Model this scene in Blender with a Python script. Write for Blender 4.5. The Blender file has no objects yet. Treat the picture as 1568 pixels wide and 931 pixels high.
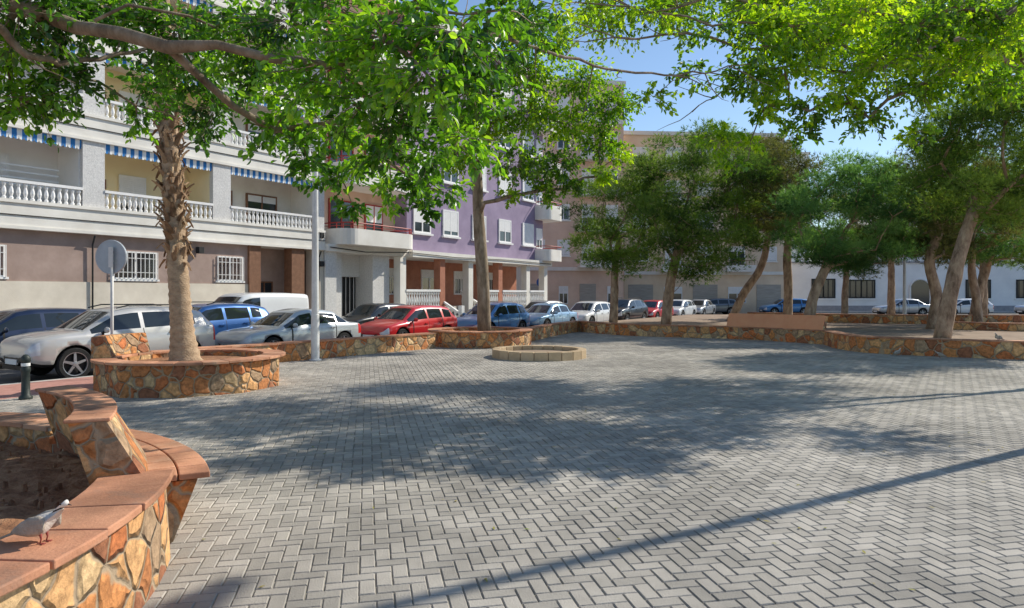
import bpy, math, random
import numpy as np
from mathutils import Vector, Matrix
random.seed(7); rng=np.random.default_rng(7)
S=bpy.context.scene
COL=S.collection
# ------------------------------------------------------------------ helpers
def nt_new(name):
    m=bpy.data.materials.new(name); m.use_nodes=True
    nt=m.node_tree; nt.nodes.clear()
    out=nt.nodes.new('ShaderNodeOutputMaterial')
    return m,nt,out
def ramp(nt,fac,cols,interp='LINEAR',pos=None):
    r=nt.nodes.new('ShaderNodeValToRGB'); e=r.color_ramp; e.interpolation=interp
    n=len(cols)
    while len(e.elements)<n: e.elements.new(0.5)
    for i,c in enumerate(cols):
        p = pos[i] if pos else (i/(n-1) if interp=='LINEAR' else i/n)
        e.elements[i].position=p
    for i,c in enumerate(cols):
        e.elements[i].color=(c[0],c[1],c[2],1)
    nt.links.new(fac,r.inputs[0]); return r.outputs[0]
def pm(name,cols,scale=3.0,rough=.8,bump=.15,bscale=None,metal=0,coat=0,attr=False,spec=.3,stretch=None,dirt=0.0,dscale=.45):
    m,nt,out=nt_new(name)
    b=nt.nodes.new('ShaderNodeBsdfPrincipled'); nt.links.new(b.outputs[0],out.inputs[0])
    tc=nt.nodes.new('ShaderNodeTexCoord'); src=tc.outputs['Object']
    if stretch:
        mp=nt.nodes.new('ShaderNodeMapping'); mp.inputs['Scale'].default_value=stretch
        nt.links.new(src,mp.inputs[0]); src=mp.outputs[0]
    n=nt.nodes.new('ShaderNodeTexNoise'); n.inputs['Scale'].default_value=scale; n.inputs['Detail'].default_value=6; n.inputs['Roughness'].default_value=.65
    nt.links.new(src,n.inputs['Vector'])
    fac=n.outputs[0]
    mr=nt.nodes.new('ShaderNodeMapRange'); mr.inputs[1].default_value=.3; mr.inputs[2].default_value=.7
    nt.links.new(fac,mr.inputs[0]); fac=mr.outputs[0]
    if attr:
        a=nt.nodes.new('ShaderNodeAttribute'); a.attribute_name='rnd'
        mx=nt.nodes.new('ShaderNodeMix'); mx.inputs[0].default_value=.65 if attr is True else attr
        nt.links.new(fac,mx.inputs[2]); nt.links.new(a.outputs['Fac'],mx.inputs[3]); fac=mx.outputs[0]
    c=ramp(nt,fac,cols)
    if dirt>0:
        n3=nt.nodes.new('ShaderNodeTexNoise'); n3.inputs['Scale'].default_value=dscale; n3.inputs['Detail'].default_value=8
        nt.links.new(tc.outputs['Object'],n3.inputs['Vector'])
        r3=ramp(nt,n3.outputs[0],[(1-dirt,)*3,(1,1,1)],pos=[.38,.62])
        mm=nt.nodes.new('ShaderNodeMix'); mm.data_type='RGBA'; mm.blend_type='MULTIPLY'; mm.inputs[0].default_value=1
        nt.links.new(c,mm.inputs[6]); nt.links.new(r3,mm.inputs[7]); c=mm.outputs[2]
    nt.links.new(c,b.inputs['Base Color'])
    b.inputs['Roughness'].default_value=rough; b.inputs['Metallic'].default_value=metal
    b.inputs['Specular IOR Level'].default_value=spec
    if coat: b.inputs['Coat Weight'].default_value=coat; b.inputs['Coat Roughness'].default_value=.04
    if bump>0:
        n2=nt.nodes.new('ShaderNodeTexNoise'); n2.inputs['Scale'].default_value=bscale or scale*8; n2.inputs['Detail'].default_value=5
        nt.links.new(src,n2.inputs['Vector'])
        bp=nt.nodes.new('ShaderNodeBump'); bp.inputs['Strength'].default_value=bump; bp.inputs['Distance'].default_value=.02
        nt.links.new(n2.outputs[0],bp.inputs['Height']); nt.links.new(bp.outputs[0],b.inputs['Normal'])
    return m
def leafmat(name,cols,trans=.45,tcol=1.5,gloss=.06):
    m,nt,out=nt_new(name)
    a=nt.nodes.new('ShaderNodeAttribute'); a.attribute_name='rnd'
    c=ramp(nt,a.outputs['Fac'],cols)
    d=nt.nodes.new('ShaderNodeBsdfDiffuse'); t=nt.nodes.new('ShaderNodeBsdfTranslucent'); g=nt.nodes.new('ShaderNodeBsdfGlossy')
    g.inputs['Roughness'].default_value=.35
    nt.links.new(c,d.inputs[0])
    mm=nt.nodes.new('ShaderNodeMix'); mm.data_type='RGBA'; mm.blend_type='MULTIPLY'; mm.inputs[0].default_value=1
    mm.inputs[7].default_value=(tcol*1.25,tcol*1.15,tcol*.45,1); nt.links.new(c,mm.inputs[6]); nt.links.new(mm.outputs[2],t.inputs[0])
    m1=nt.nodes.new('ShaderNodeMixShader'); m1.inputs[0].default_value=trans
    nt.links.new(d.outputs[0],m1.inputs[1]); nt.links.new(t.outputs[0],m1.inputs[2])
    m2=nt.nodes.new('ShaderNodeMixShader'); m2.inputs[0].default_value=gloss
    nt.links.new(m1.outputs[0],m2.inputs[1]); nt.links.new(g.outputs[0],m2.inputs[2])
    nt.links.new(m2.outputs[0],out.inputs[0]); return m
def stonemat(name,scale=3.6,dark=1.0):
    m,nt,out=nt_new(name)
    b=nt.nodes.new('ShaderNodeBsdfPrincipled'); nt.links.new(b.outputs[0],out.inputs[0]); b.inputs['Roughness'].default_value=.85
    tc=nt.nodes.new('ShaderNodeTexCoord')
    nz=nt.nodes.new('ShaderNodeTexNoise'); nz.inputs['Scale'].default_value=2.5; nz.inputs['Detail'].default_value=3; nt.links.new(tc.outputs['Object'],nz.inputs['Vector'])
    mv=nt.nodes.new('ShaderNodeVectorMath'); mv.operation='SCALE'; mv.inputs['Scale'].default_value=.22; nt.links.new(nz.outputs['Color'],mv.inputs[0])
    ad=nt.nodes.new('ShaderNodeVectorMath'); ad.operation='ADD'; nt.links.new(tc.outputs['Object'],ad.inputs[0]); nt.links.new(mv.outputs[0],ad.inputs[1])
    v=nt.nodes.new('ShaderNodeTexVoronoi'); v.inputs['Scale'].default_value=scale; nt.links.new(ad.outputs[0],v.inputs['Vector'])
    e=nt.nodes.new('ShaderNodeTexVoronoi'); e.feature='DISTANCE_TO_EDGE'; e.inputs['Scale'].default_value=scale; nt.links.new(ad.outputs[0],e.inputs['Vector'])
    sp=nt.nodes.new('ShaderNodeSeparateColor'); nt.links.new(v.outputs['Color'],sp.inputs[0])
    k=dark
    cols=[(.56*k,.19*k,.065*k),(.66*k,.37*k,.16*k),(.34*k,.14*k,.07*k),(.68*k,.48*k,.26*k),(.60*k,.26*k,.09*k),(.42*k,.29*k,.18*k),(.72*k,.42*k,.19*k),(.54*k,.22*k,.08*k)]
    c=ramp(nt,sp.outputs[0],cols,'CONSTANT')
    n2=nt.nodes.new('ShaderNodeTexNoise'); n2.inputs['Scale'].default_value=14; n2.inputs['Detail'].default_value=7; n2.inputs['Roughness'].default_value=.7; nt.links.new(tc.outputs['Object'],n2.inputs['Vector'])
    r2=ramp(nt,n2.outputs[0],[(.42,.38,.34),(1.25,1.2,1.15)],pos=[.3,.68])
    mm=nt.nodes.new('ShaderNodeMix'); mm.data_type='RGBA'; mm.blend_type='MULTIPLY'; mm.inputs[0].default_value=1; nt.links.new(c,mm.inputs[6]); nt.links.new(r2,mm.inputs[7])
    mr=nt.nodes.new('ShaderNodeMapRange'); mr.inputs[1].default_value=.02; mr.inputs[2].default_value=.05; nt.links.new(e.outputs['Distance'],mr.inputs[0])
    mx=nt.nodes.new('ShaderNodeMix'); mx.data_type='RGBA'; nt.links.new(mr.outputs[0],mx.inputs[0]); mx.inputs[6].default_value=(.38*k,.28*k,.18*k,1); nt.links.new(mm.outputs[2],mx.inputs[7])
    nt.links.new(mx.outputs[2],b.inputs['Base Color'])
    mr2=nt.nodes.new('ShaderNodeMapRange'); mr2.inputs[1].default_value=.01; mr2.inputs[2].default_value=.12; nt.links.new(e.outputs['Distance'],mr2.inputs[0])
    sm=nt.nodes.new('ShaderNodeMath'); sm.operation='MULTIPLY_ADD'; sm.inputs[1].default_value=.5; nt.links.new(n2.outputs[0],sm.inputs[0]); nt.links.new(mr2.outputs[0],sm.inputs[2])
    sm2=nt.nodes.new('ShaderNodeMath'); sm2.operation='MULTIPLY_ADD'; sm2.inputs[1].default_value=.6; nt.links.new(sp.outputs[1],sm2.inputs[0]); nt.links.new(sm.outputs[0],sm2.inputs[2])
    bp=nt.nodes.new('ShaderNodeBump'); bp.inputs['Strength'].default_value=1; bp.inputs['Distance'].default_value=.035
    nt.links.new(sm2.outputs[0],bp.inputs['Height']); nt.links.new(bp.outputs[0],b.inputs['Normal'])
    return m
class MB:
    def __init__(s): s.v=[];s.f=[];s.m=[];s.r=[]
    def face(s,pts,mat=0,r=None):
        o=len(s.v); s.v+= [tuple(p) for p in pts]; s.f.append(tuple(range(o,o+len(pts)))); s.m.append(mat); s.r.append(random.random() if r is None else r)
    def box(s,x0,x1,y0,y1,z0,z1,mat=0,r=None):
        r=random.random() if r is None else r
        o=len(s.v); s.v+=[(x0,y0,z0),(x1,y0,z0),(x1,y1,z0),(x0,y1,z0),(x0,y0,z1),(x1,y0,z1),(x1,y1,z1),(x0,y1,z1)]
        for f in [(0,3,2,1),(4,5,6,7),(0,1,5,4),(1,2,6,5),(2,3,7,6),(3,0,4,7)]:
            s.f.append(tuple(o+i for i in f)); s.m.append(mat); s.r.append(r)
    def loft(s,rings,mat=0,closed=True,caps=True,r=None,mats=None):
        r=random.random() if r is None else r
        o=len(s.v); n=len(rings[0])
        for k in rings: s.v+=[tuple(p) for p in k]
        for i in range(len(rings)-1):
            for j in range(n if closed else n-1):
                j2=(j+1)%n
                s.f.append((o+i*n+j,o+i*n+j2,o+(i+1)*n+j2,o+(i+1)*n+j)); s.m.append(mats[i] if mats else mat); s.r.append(r)
        if caps:
            s.f.append(tuple(o+j for j in reversed(range(n)))); s.m.append(mats[0] if mats else mat); s.r.append(r)
            q=o+(len(rings)-1)*n
            s.f.append(tuple(q+j for j in range(n))); s.m.append(mats[-1] if mats else mat); s.r.append(r)
    def prism(s,outline,z0,z1,mat=0,r=None):
        s.loft([[(x,y,z0) for x,y in outline],[(x,y,z1) for x,y in outline]],mat,r=r)
    def lathe(s,cx,cy,prof,n=10,mat=0,r=None,ax='z'):
        rings=[]
        for rad,z in prof:
            ring=[]
            for k in range(n):
                a=2*math.pi*k/n
                if ax=='z': ring.append((cx+rad*math.cos(a),cy+rad*math.sin(a),z))
                else: ring.append((cx+rad*math.cos(a),z,cy+rad*math.sin(a)))
            rings.append(ring)
        s.loft(rings,mat,r=r)
    def tube(s,pts,rad,n=8,mat=0,r=None,wob=0):
        rings=[]; P=[Vector(p) for p in pts]
        ref=Vector((1,0,0))
        for i,p in enumerate(P):
            t=(P[min(i+1,len(P)-1)]-P[max(i-1,0)]).normalized()
            u=(ref-t*ref.dot(t)); 
            if u.length<.1: u=Vector((0,1,0))-t*t.y
            u.normalize(); w=t.cross(u); ref=u
            R=rad[i] if hasattr(rad,'__len__') else rad
            rings.append([p+(u*math.cos(2*math.pi*k/n)+w*math.sin(2*math.pi*k/n))*R*(1+wob*random.uniform(-1,1)) for k in range(n)])
        s.loft(rings,mat,r=r)
    def arc(s,c,sec,a0,a1,n,mat=0,r=None):
        rings=[]
        for i in range(n+1):
            a=math.radians(a0+(a1-a0)*i/n)
            rings.append([(c[0]+q*math.cos(a),c[1]+q*math.sin(a),z) for q,z in sec])
        full=abs(a1-a0)>=359.9
        s.loft(rings,mat,caps=not full,r=r)
    def build(s,name,mats,parent=None,loc=(0,0,0),rz=0,smooth=False,bevel=0,fix=False):
        me=bpy.data.meshes.new(name); me.from_pydata(s.v,[],s.f)
        for m in mats: me.materials.append(m)
        me.polygons.foreach_set('material_index',s.m)
        at=me.attributes.new('rnd','FLOAT','FACE'); at.data.foreach_set('value',s.r)
        if smooth: me.polygons.foreach_set('use_smooth',[True]*len(s.f))
        me.update()
        if fix:
            import bmesh
            bm=bmesh.new(); bm.from_mesh(me); bmesh.ops.recalc_face_normals(bm,faces=bm.faces); bm.to_mesh(me); bm.free()
        ob=bpy.data.objects.new(name,me); COL.objects.link(ob)
        ob.location=loc; ob.rotation_euler[2]=rz
        if parent: ob.parent=parent
        if bevel:
            b=ob.modifiers.new('bev','BEVEL'); b.width=bevel; b.segments=2; b.limit_method='ANGLE'
        return ob
def empty(name,loc=(0,0,0),rz=0,parent=None):
    e=bpy.data.objects.new(name,None); COL.objects.link(e); e.location=loc; e.rotation_euler[2]=rz; e.empty_display_size=.3
    if parent: e.parent=parent
    return e
def np_obj(name,V,F,R,mat,parent=None,smooth=False):
    me=bpy.data.meshes.new(name); me.from_pydata(V.tolist(),[],F.tolist()); me.materials.append(mat)
    at=me.attributes.new('rnd','FLOAT','FACE'); at.data.foreach_set('value',np.asarray(R,dtype=np.float32))
    if smooth: me.polygons.foreach_set('use_smooth',[True]*len(F))
    ob=bpy.data.objects.new(name,me); COL.objects.link(ob)
    if parent: ob.parent=parent
    return ob
FPX=1045.; CH=1.75
def pixel_to_world(u,v,d):   # image pixel u,v and assumed depth d -> world metres
    return Vector(((u-784)/FPX*d, d, CH-(v-450)/FPX*d))
# ------------------------------------------------------------------ materials
M={}
M['stone']=stonemat('stone_cladding',4.3,1.08)
M['stone_far']=stonemat('stone_cladding_far',3.4,1.2)
M['terra']=pm('terracotta_tile',[(.38,.24,.17),(.56,.26,.15),(.72,.36,.21),(.76,.49,.33)],5,.75,.25,60,attr=.55,dirt=.40,dscale=2.2)
M['orange']=pm('orange_tile',[(.82,.31,.15),(.88,.42,.22)],4,.6,.1,40,attr=.4,dirt=.12)
M['soil']=pm('soil',[(.15,.07,.038),(.32,.16,.085),(.46,.27,.15)],9,.95,1.0,30)
M['soil_far']=pm('soil_far',[(.24,.17,.12),(.40,.30,.22)],2,.95,.6,12)
M['paver']=pm('paver',[(.27,.25,.22),(.43,.395,.345),(.60,.55,.48)],1.3,.85,.35,90,attr=.45,dirt=.25)
M['joint']=pm('paver_joint',[(.14,.12,.095),(.50,.45,.37)],3,.95,.3,80)
M['redpave']=pm('red_pavement',[(.40,.19,.15),(.54,.29,.24)],6,.9,.2)
M['asphalt']=pm('asphalt',[(.07,.07,.07),(.13,.125,.12)],2,.9,.3,60)
M['ground']=pm('ground',[(.16,.15,.13),(.24,.22,.19)],.3,.95,.2)
M['kerb']=pm('kerb_stone',[(.42,.40,.36),(.58,.55,.50)],4,.85,.2)
M['cream']=pm('cream_render',[(.80,.76,.68),(.90,.87,.80)],1.5,.85,.1,60,dirt=.12)
M['stucco']=pm('grey_stucco',[(.58,.57,.55),(.80,.78,.75)],14,.9,.6,40,dirt=.1)
M['mauve']=pm('mauve_render',[(.36,.26,.22),(.47,.35,.30)],2,.9,.15,60,dirt=.15)
M['beige']=pm('beige_render',[(.72,.64,.53),(.84,.76,.64)],2,.9,.3,60,dirt=.2)
M['yellow']=pm('balcony_wall',[(.86,.72,.44),(.90,.78,.52)],1,.85,.05)
M['greywall']=pm('balcony_wall_grey',[(.78,.76,.72),(.86,.84,.80)],1,.85,.05)
M['white']=pm('white_paint',[(.80,.79,.77),(.90,.89,.87)],3,.6,.05,40,dirt=.06)
M['wood']=pm('brown_wood',[(.17,.08,.045),(.27,.14,.08)],6,.6,.1)
M['brownwall']=pm('terracotta_wall',[(.44,.18,.11),(.56,.25,.16)],3,.85,.1,dirt=.15)
M['purple']=pm('purple_render',[(.30,.235,.345),(.39,.31,.43)],1.2,.85,.1,60,dirt=.15)
M['pink']=pm('pink_beige_render',[(.74,.51,.38),(.82,.61,.47)],1.2,.85,.1,60,dirt=.15)
M['beige2']=pm('sand_render',[(.78,.58,.40),(.86,.69,.50)],1.2,.85,.1,60,dirt=.15)
M['whitewall']=pm('white_render',[(.82,.82,.82),(.90,.90,.88)],1.2,.85,.1,60,dirt=.08)
M['greybase']=pm('grey_plinth',[(.25,.25,.27),(.36,.36,.37)],3,.8,.1)
M['garage']=pm('garage_door',[(.30,.27,.23),(.48,.43,.37)],1,.5,.1,stretch=(1,1,14))
M['dark']=pm('dark_interior',[(.012,.012,.014),(.03,.03,.03)],3,.6,0)
M['redrail']=pm('burgundy_metal',[(.34,.03,.03),(.44,.07,.05)],3,.5,0)
M['galv']=pm('galvanised_steel',[(.66,.66,.65),(.82,.82,.80)],8,.5,.05,dirt=.15)
M['black']=pm('black_plastic',[(.012,.012,.013),(.03,.03,.032)],6,.5,.05)
M['castiron']=pm('cast_iron',[(.02,.03,.028),(.05,.06,.055)],8,.5,.15)
M['cable']=pm('cable_black',[(.02,.02,.02),(.04,.04,.04)],5,.7,0)
M['bark']=pm('ficus_bark',[(.10,.07,.05),(.26,.20,.14),(.40,.33,.26)],5,.9,.7,30,stretch=(1,1,.35))
M['pinebark']=pm('pine_bark',[(.14,.09,.06),(.38,.27,.19),(.60,.46,.33)],5,.95,1.0,20,stretch=(1,1,.4))
M['palmbark']=pm('palm_bark',[(.17,.12,.075),(.44,.31,.20),(.64,.48,.32)],7,.95,1.0,26,stretch=(1,1,1.6),attr=.4)
M['palmboot']=pm('palm_boots',[(.08,.045,.025),(.30,.19,.11),(.60,.43,.26)],9,.95,.8,30,attr=.6)
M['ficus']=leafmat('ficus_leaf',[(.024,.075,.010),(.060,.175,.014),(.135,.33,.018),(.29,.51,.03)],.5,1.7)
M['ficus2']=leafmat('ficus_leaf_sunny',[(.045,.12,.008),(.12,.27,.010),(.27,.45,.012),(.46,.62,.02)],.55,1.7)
M['pine']=leafmat('pine_needle',[(.040,.09,.025),(.09,.18,.04),(.17,.29,.06),(.27,.40,.10)],.4,1.4,.02)
M['pine2']=leafmat('pine_needle_dark',[(.06,.08,.035),(.12,.14,.055),(.20,.22,.09)],.35,1.3,.02)
M['pine3']=leafmat('pine_needle_fresh',[(.045,.12,.045),(.10,.23,.08),(.18,.36,.13),(.28,.48,.18)],.4,1.3,.02)
def glassm(name,col=(.02,.025,.03),rough=.06):
    m,nt,out=nt_new(name); b=nt.nodes.new('ShaderNodeBsdfPrincipled'); nt.links.new(b.outputs[0],out.inputs[0])
    n=nt.nodes.new('ShaderNodeTexNoise'); n.inputs['Scale'].default_value=1.5
    c=ramp(nt,n.outputs[0],[col,tuple(x*2.2 for x in col)]); nt.links.new(c,b.inputs['Base Color'])
    b.inputs['Roughness'].default_value=rough; b.inputs['Specular IOR Level'].default_value=.8; return m
M['glass']=glassm('window_glass'); M['carglass']=glassm('car_glass',(.012,.016,.018),.03)
M['lamp']=glassm('headlight_glass',(.45,.46,.48),.1); M['tail']=glassm('tail_light',(.30,.01,.008),.15)
M['rubber']=pm('tyre_rubber',[(.012,.012,.012),(.03,.03,.03)],10,.85,.1)
M['rim']=pm('alloy_rim',[(.30,.31,.32),(.42,.43,.45)],8,.35,0,metal=.7)
def awn():
    m,nt,out=nt_new('striped_awning_cloth'); b=nt.nodes.new('ShaderNodeBsdfPrincipled'); nt.links.new(b.outputs[0],out.inputs[0]); b.inputs['Roughness'].default_value=.9
    tc=nt.nodes.new('ShaderNodeTexCoord'); sx=nt.nodes.new('ShaderNodeSeparateXYZ'); nt.links.new(tc.outputs['Object'],sx.inputs[0])
    mu=nt.nodes.new('ShaderNodeMath'); mu.operation='MULTIPLY'; mu.inputs[1].default_value=3.6; nt.links.new(sx.outputs[0],mu.inputs[0])
    fr=nt.nodes.new('ShaderNodeMath'); fr.operation='FRACT'; nt.links.new(mu.outputs[0],fr.inputs[0])
    c=ramp(nt,fr.outputs[0],[(.03,.19,.48),(.84,.85,.84)],'CONSTANT',pos=[0,.5]); nt.links.new(c,b.inputs['Base Color']); return m
M['awning']=awn()
# ------------------------------------------------------------------ world, sun, camera
az=math.radians(59.5); el=math.radians(38)
w=bpy.data.worlds.new('World'); S.world=w; w.use_nodes=True; nt=w.node_tree
bg=nt.nodes['Background']; sky=nt.nodes.new('ShaderNodeTexSky'); sky.sky_type='NISHITA'; sky.sun_disc=False
sky.sun_elevation=el; sky.sun_rotation=az; sky.air_density=1.0; sky.dust_density=.15; sky.ozone_density=2.6
nt.links.new(sky.outputs[0],bg.inputs[0]); bg.inputs[1].default_value=.15
sd=Vector((math.sin(az)*math.cos(el),math.cos(az)*math.cos(el),math.sin(el)))
L=bpy.data.lights.new('sun','SUN'); L.energy=5.0; L.angle=math.radians(.5); L.color=(1,.94,.82)
lo=bpy.data.objects.new('sun',L); COL.objects.link(lo); lo.rotation_euler=sd.to_track_quat('Z','Y').to_euler(); lo.location=(30,15,40)
cam=bpy.data.cameras.new('camera'); co=bpy.data.objects.new('camera',cam); COL.objects.link(co); S.camera=co
cam.sensor_width=36; cam.lens=24; cam.shift_y=-.0099; cam.clip_end=1500; cam.clip_start=.05
co.location=(0,0,CH); co.rotation_euler=(math.pi/2,0,0)
S.view_settings.view_transform='Standard'; S.view_settings.look='None'; S.view_settings.exposure=0
# ------------------------------------------------------------------ street frame
A=Vector((-15.5,20.7)); D=Vector((.537,.843)); N=Vector((.843,-.537)); RZ=math.atan2(.843,.537)
def st(s,off,z=0): 
    p=A+D*s+N*off; return (p.x,p.y,z)
b=MB(); b.face([(-600,-600,-.14),(600,-600,-.14),(600,900,-.14),(-600,900,-.14)]); b.build('ground',[M['ground']])
b=MB(); b.face([st(-40,1.6,-.12),st(-40,8.75,-.12),st(160,8.75,-.12),st(160,1.6,-.12)]); b.build('road',[M['asphalt']])
b=MB(); b.face([(9,50,-.116),(90,50,-.116),(90,67.5,-.116),(14,67.5,-.116)]); b.build('cross_road',[M['asphalt']])
b=MB()
for s0 in range(-40,45):
    p=[st(s0+.004,8.75),st(s0+.996,8.75),st(s0+.996,8.9),st(s0+.004,8.9)]; b.prism([(q[0],q[1]) for q in p],-.13,.0)
b.build('kerb',[M['kerb']],bevel=.01)
b=MB()
for s0 in range(-40,36):
    p=[st(s0+.004,1.45),st(s0+.996,1.45),st(s0+.996,1.6),st(s0+.004,1.6)]; b.prism([(q[0],q[1]) for q in p],-.13,.0)
b.build('kerb',[M['kerb']])
b=MB(); b.prism([st(-40,-.2)[:2],st(-40,1.45)[:2],st(36,1.45)[:2],st(36,-.2)[:2]],-.13,-.004); b.build('pavement',[M['kerb']])
b=MB(); b.prism([st(-40,8.9)[:2],(40,-30),(45,50),st(35,8.9)[:2]],-.13,-.004); b.build('pavement',[M['redpave']])
plaza=[(-11.5,-2),(-10.98,7.35),(-6.23,14.8),(-6.6,16.4),(3.1,32),(5.7,28.2),(8.4,26.7),(10.9,23.5),(10.5,21.6),(10.7,20.2),(12,19.1),(13.6,18.3),(18.5,16),(18.5,-2)]
b=MB(); b.face([(x,y,0) for x,y in plaza]); b.build('plaza_bedding',[M['joint']])
def inpoly(X,Y,poly):
    ins=np.zeros(X.shape,bool); n=len(poly); j=n-1
    for i in range(n):
        xi,yi=poly[i]; xj,yj=poly[j]
        c=((yi>Y)!=(yj>Y))&(X<(xj-xi)*(Y-yi)/(yj-yi+1e-12)+xi); ins^=c; j=i
    return ins
def herring():
    W=.10; ang=math.radians(12); R=380
    gx,gy=np.meshgrid(np.arange(-R,R),np.arange(-R,R)); gx=gx.ravel(); gy=gy.ravel(); k=(gx-gy)%4
    h=k==0; v=k==3
    x0=np.concatenate([gx[h],gx[v]])*W; y0=np.concatenate([gy[h],gy[v]])*W
    wx=np.concatenate([np.full(h.sum(),2*W),np.full(v.sum(),W)]); wy=np.concatenate([np.full(h.sum(),W),np.full(v.sum(),2*W)])
    ca,sa=math.cos(ang),math.sin(ang)
    cx=x0+wx/2; cy=y0+wy/2; X=cx*ca-cy*sa+3; Y=cx*sa+cy*ca+15
    m=inpoly(X,Y,plaza)&(Y>.5)&(abs(X)<Y*.85+3)
    x0,y0,wx,wy=x0[m],y0[m],wx[m],wy[m]; n=len(x0)
    V=np.zeros((n,8,3)); dz=rng.uniform(-.0018,.0018,(n,4)); jx=rng.uniform(-.0015,.0015,n); jy=rng.uniform(-.0015,.0015,n)
    for lvl,(ins,z) in enumerate([(.0035,.0015),(.009,.0085)]):
        cs=[(x0+ins,y0+ins),(x0+wx-ins,y0+ins),(x0+wx-ins,y0+wy-ins),(x0+ins,y0+wy-ins)]
        for i,(a,c) in enumerate(cs):
            a=a+jx; c=c+jy
            V[:,lvl*4+i,0]=a*ca-c*sa+3; V[:,lvl*4+i,1]=a*sa+c*ca+15; V[:,lvl*4+i,2]=z+(dz[:,i] if lvl else 0)
    base=(np.arange(n)*8)[:,None]
    fs=[[4,5,6,7],[0,1,5,4],[1,2,6,5],[2,3,7,6],[3,0,4,7]]
    F=np.concatenate([base+np.array(f) for f in fs]); r=rng.random(n)
    return V.reshape(-1,3),F,np.tile(r,5)
V,F,R_=herring(); np_obj('paving',V,F,R_,M['paver'])
# ------------------------------------------------------------------ walls & planters
def capring(mb,c,r0,r1,z,a0,a1,tile=.42,th=.045,gp=.004):
    Lr=(r1)*math.radians(abs(a1-a0)); n=max(1,int(Lr/tile)); g=math.degrees(gp/r1)
    for i in range(n):
        b0=a0+(a1-a0)*i/n+g; b1=a0+(a1-a0)*(i+1)/n-g; dz=random.uniform(-.004,.004); dr=random.uniform(-.010,.010)
        mb.arc(c,[(r0+dr,z+dz),(r1+dr,z+dz),(r1+dr,z+th+dz),(r0+dr,z+th+dz)],b0,b1,2,r=random.random())
def planter(name,c,rin,rout,h,soilz,segs=24,soil='soil'):
    e=empty(name); w=MB(); w.arc(c,[(rout,-.02),(rout,h),(rin,h),(rin,-.02)],0,360,segs); w.build('stone_wall_ring',[M['stone']],e,fix=True)
    k=MB(); capring(k,c,rin-.03,rout+.04,h,0,360); k.build('cap_tiles',[M['terra']],e,fix=True,bevel=.006)
    s=MB(); s.face([(c[0]+(rin+.02)*math.cos(a*math.pi/12),c[1]+(rin+.02)*math.sin(a*math.pi/12),soilz) for a in range(24)]); s.build('soil_bed',[M[soil]],e)
    return e
C0=(-5.5,3.2)
e0=empty('round_planter')
w=MB()
w.arc(C0,[(3.50,-.02),(3.47,.55),(3.12,.55),(3.12,-.02)],62,360+22,90)
w.arc(C0,[(3.46,-.02),(3.42,.44),(3.12,.44),(3.12,-.02)],22,62,14)
w.build('stone_wall_ring',[M['stone']],e0,fix=True)
k=MB(); capring(k,C0,3.09,3.52,.55,62,382,.40,gp=.007); k.build('cap_tiles',[M['terra']],e0,fix=True,bevel=.008)
k=MB(); k.arc(C0,[(3.11,.551),(3.49,.551),(3.49,.578),(3.11,.578)],62,382,80); k.build('cap_mortar',[M['joint']],e0,fix=True)
def soilbed(name,c,r,z,parent,n=70,amp=.05):
    mb=MB()
    from mathutils import noise
    for i in range(n+1):
        for j in range(n+1):
            x=-r+2*r*i/n; y=-r+2*r*j/n; d=math.hypot(x,y)
            if d>r: x*=r/d; y*=r/d
            zz=z+amp*noise.noise(Vector((x*1.2,y*1.2,0)))*1.5+amp*.6*noise.noise(Vector((x*7,y*7,1)))+amp*.45*noise.noise(Vector((x*18,y*18,1)))
            mb.v.append((c[0]+x,c[1]+y,zz))
    for i in range(n):
        for j in range(n):
            a=i*(n+1)+j; mb.f.append((a,a+n+1,a+n+2,a+1)); mb.m.append(0); mb.r.append(.5)
    return mb.build(name,[M['soil']],parent,smooth=True)
soilbed('soil_bed',C0,3.15,.40,e0,150,.045)
b=MB()
for i in range(420):
    a=random.uniform(-.3,1.8); r=random.uniform(.4,3.05); x=C0[0]+r*math.cos(a); y=C0[1]+r*math.sin(a); s_=random.uniform(.008,.028)
    o=[(x+s_*random.uniform(.7,1.2)*math.cos(t*1.257),y+s_*random.uniform(.7,1.2)*math.sin(t*1.257)) for t in range(5)]
    b.loft([[(p[0],p[1],.38) for p in o],[(p[0]*.75+x*.25,p[1]*.75+y*.25,.41+s_*random.uniform(.2,1.0)) for p in o]])
b.build('soil_clods',[M['soil']],e0,smooth=False)
e1=empty('park_bench')
w=MB()
w.arc(C0,[(3.36,.44),(3.34,.58),(3.14,.94),(2.93,.94),(3.08,.44)],21,58,14)
w.arc(C0,[(3.4,.0),(3.50,.0),(3.66,.43),(3.4,.43)],27,60,12)
w.build('stone_back_and_base',[M['stone']],e1,fix=True)
k=MB()
for i in range(9):
    a0=26.5+i*3.9; 
    k.arc(C0,[(3.30,.44),(3.53,.44),(3.53,.485),(3.30,.485)],a0+.1,a0+3.8,2)
    k.arc(C0,[(3.54,.44),(3.74,.44),(3.74,.485),(3.54,.485)],a0+.1,a0+3.8,2)
    b0=21+i*4.11
    k.arc(C0,[(3.16,.94),(2.90,.94),(2.90,.965),(3.16,.965)],b0+.1,b0+4.0,2)
k.build('seat_tiles',[M['terra']],e1,fix=True,bevel=.008)
C1=(-6.05,12.95); P1=planter('stone_planter',C1,1.28,1.62,.55,.47,10)
w=MB(); w.arc(C1,[(1.66,.40),(1.66,.97),(1.5,.97),(1.34,.6)],150,205,6); w.build('stone_backrest',[M['stone']],P1,fix=True)
C2=(-1.1,23.5); P2=planter('stone_planter',C2,1.4,1.76,.5,.42,14)
e=empty('ring_planter'); w=MB(); c3=(.75,18.85)
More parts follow.
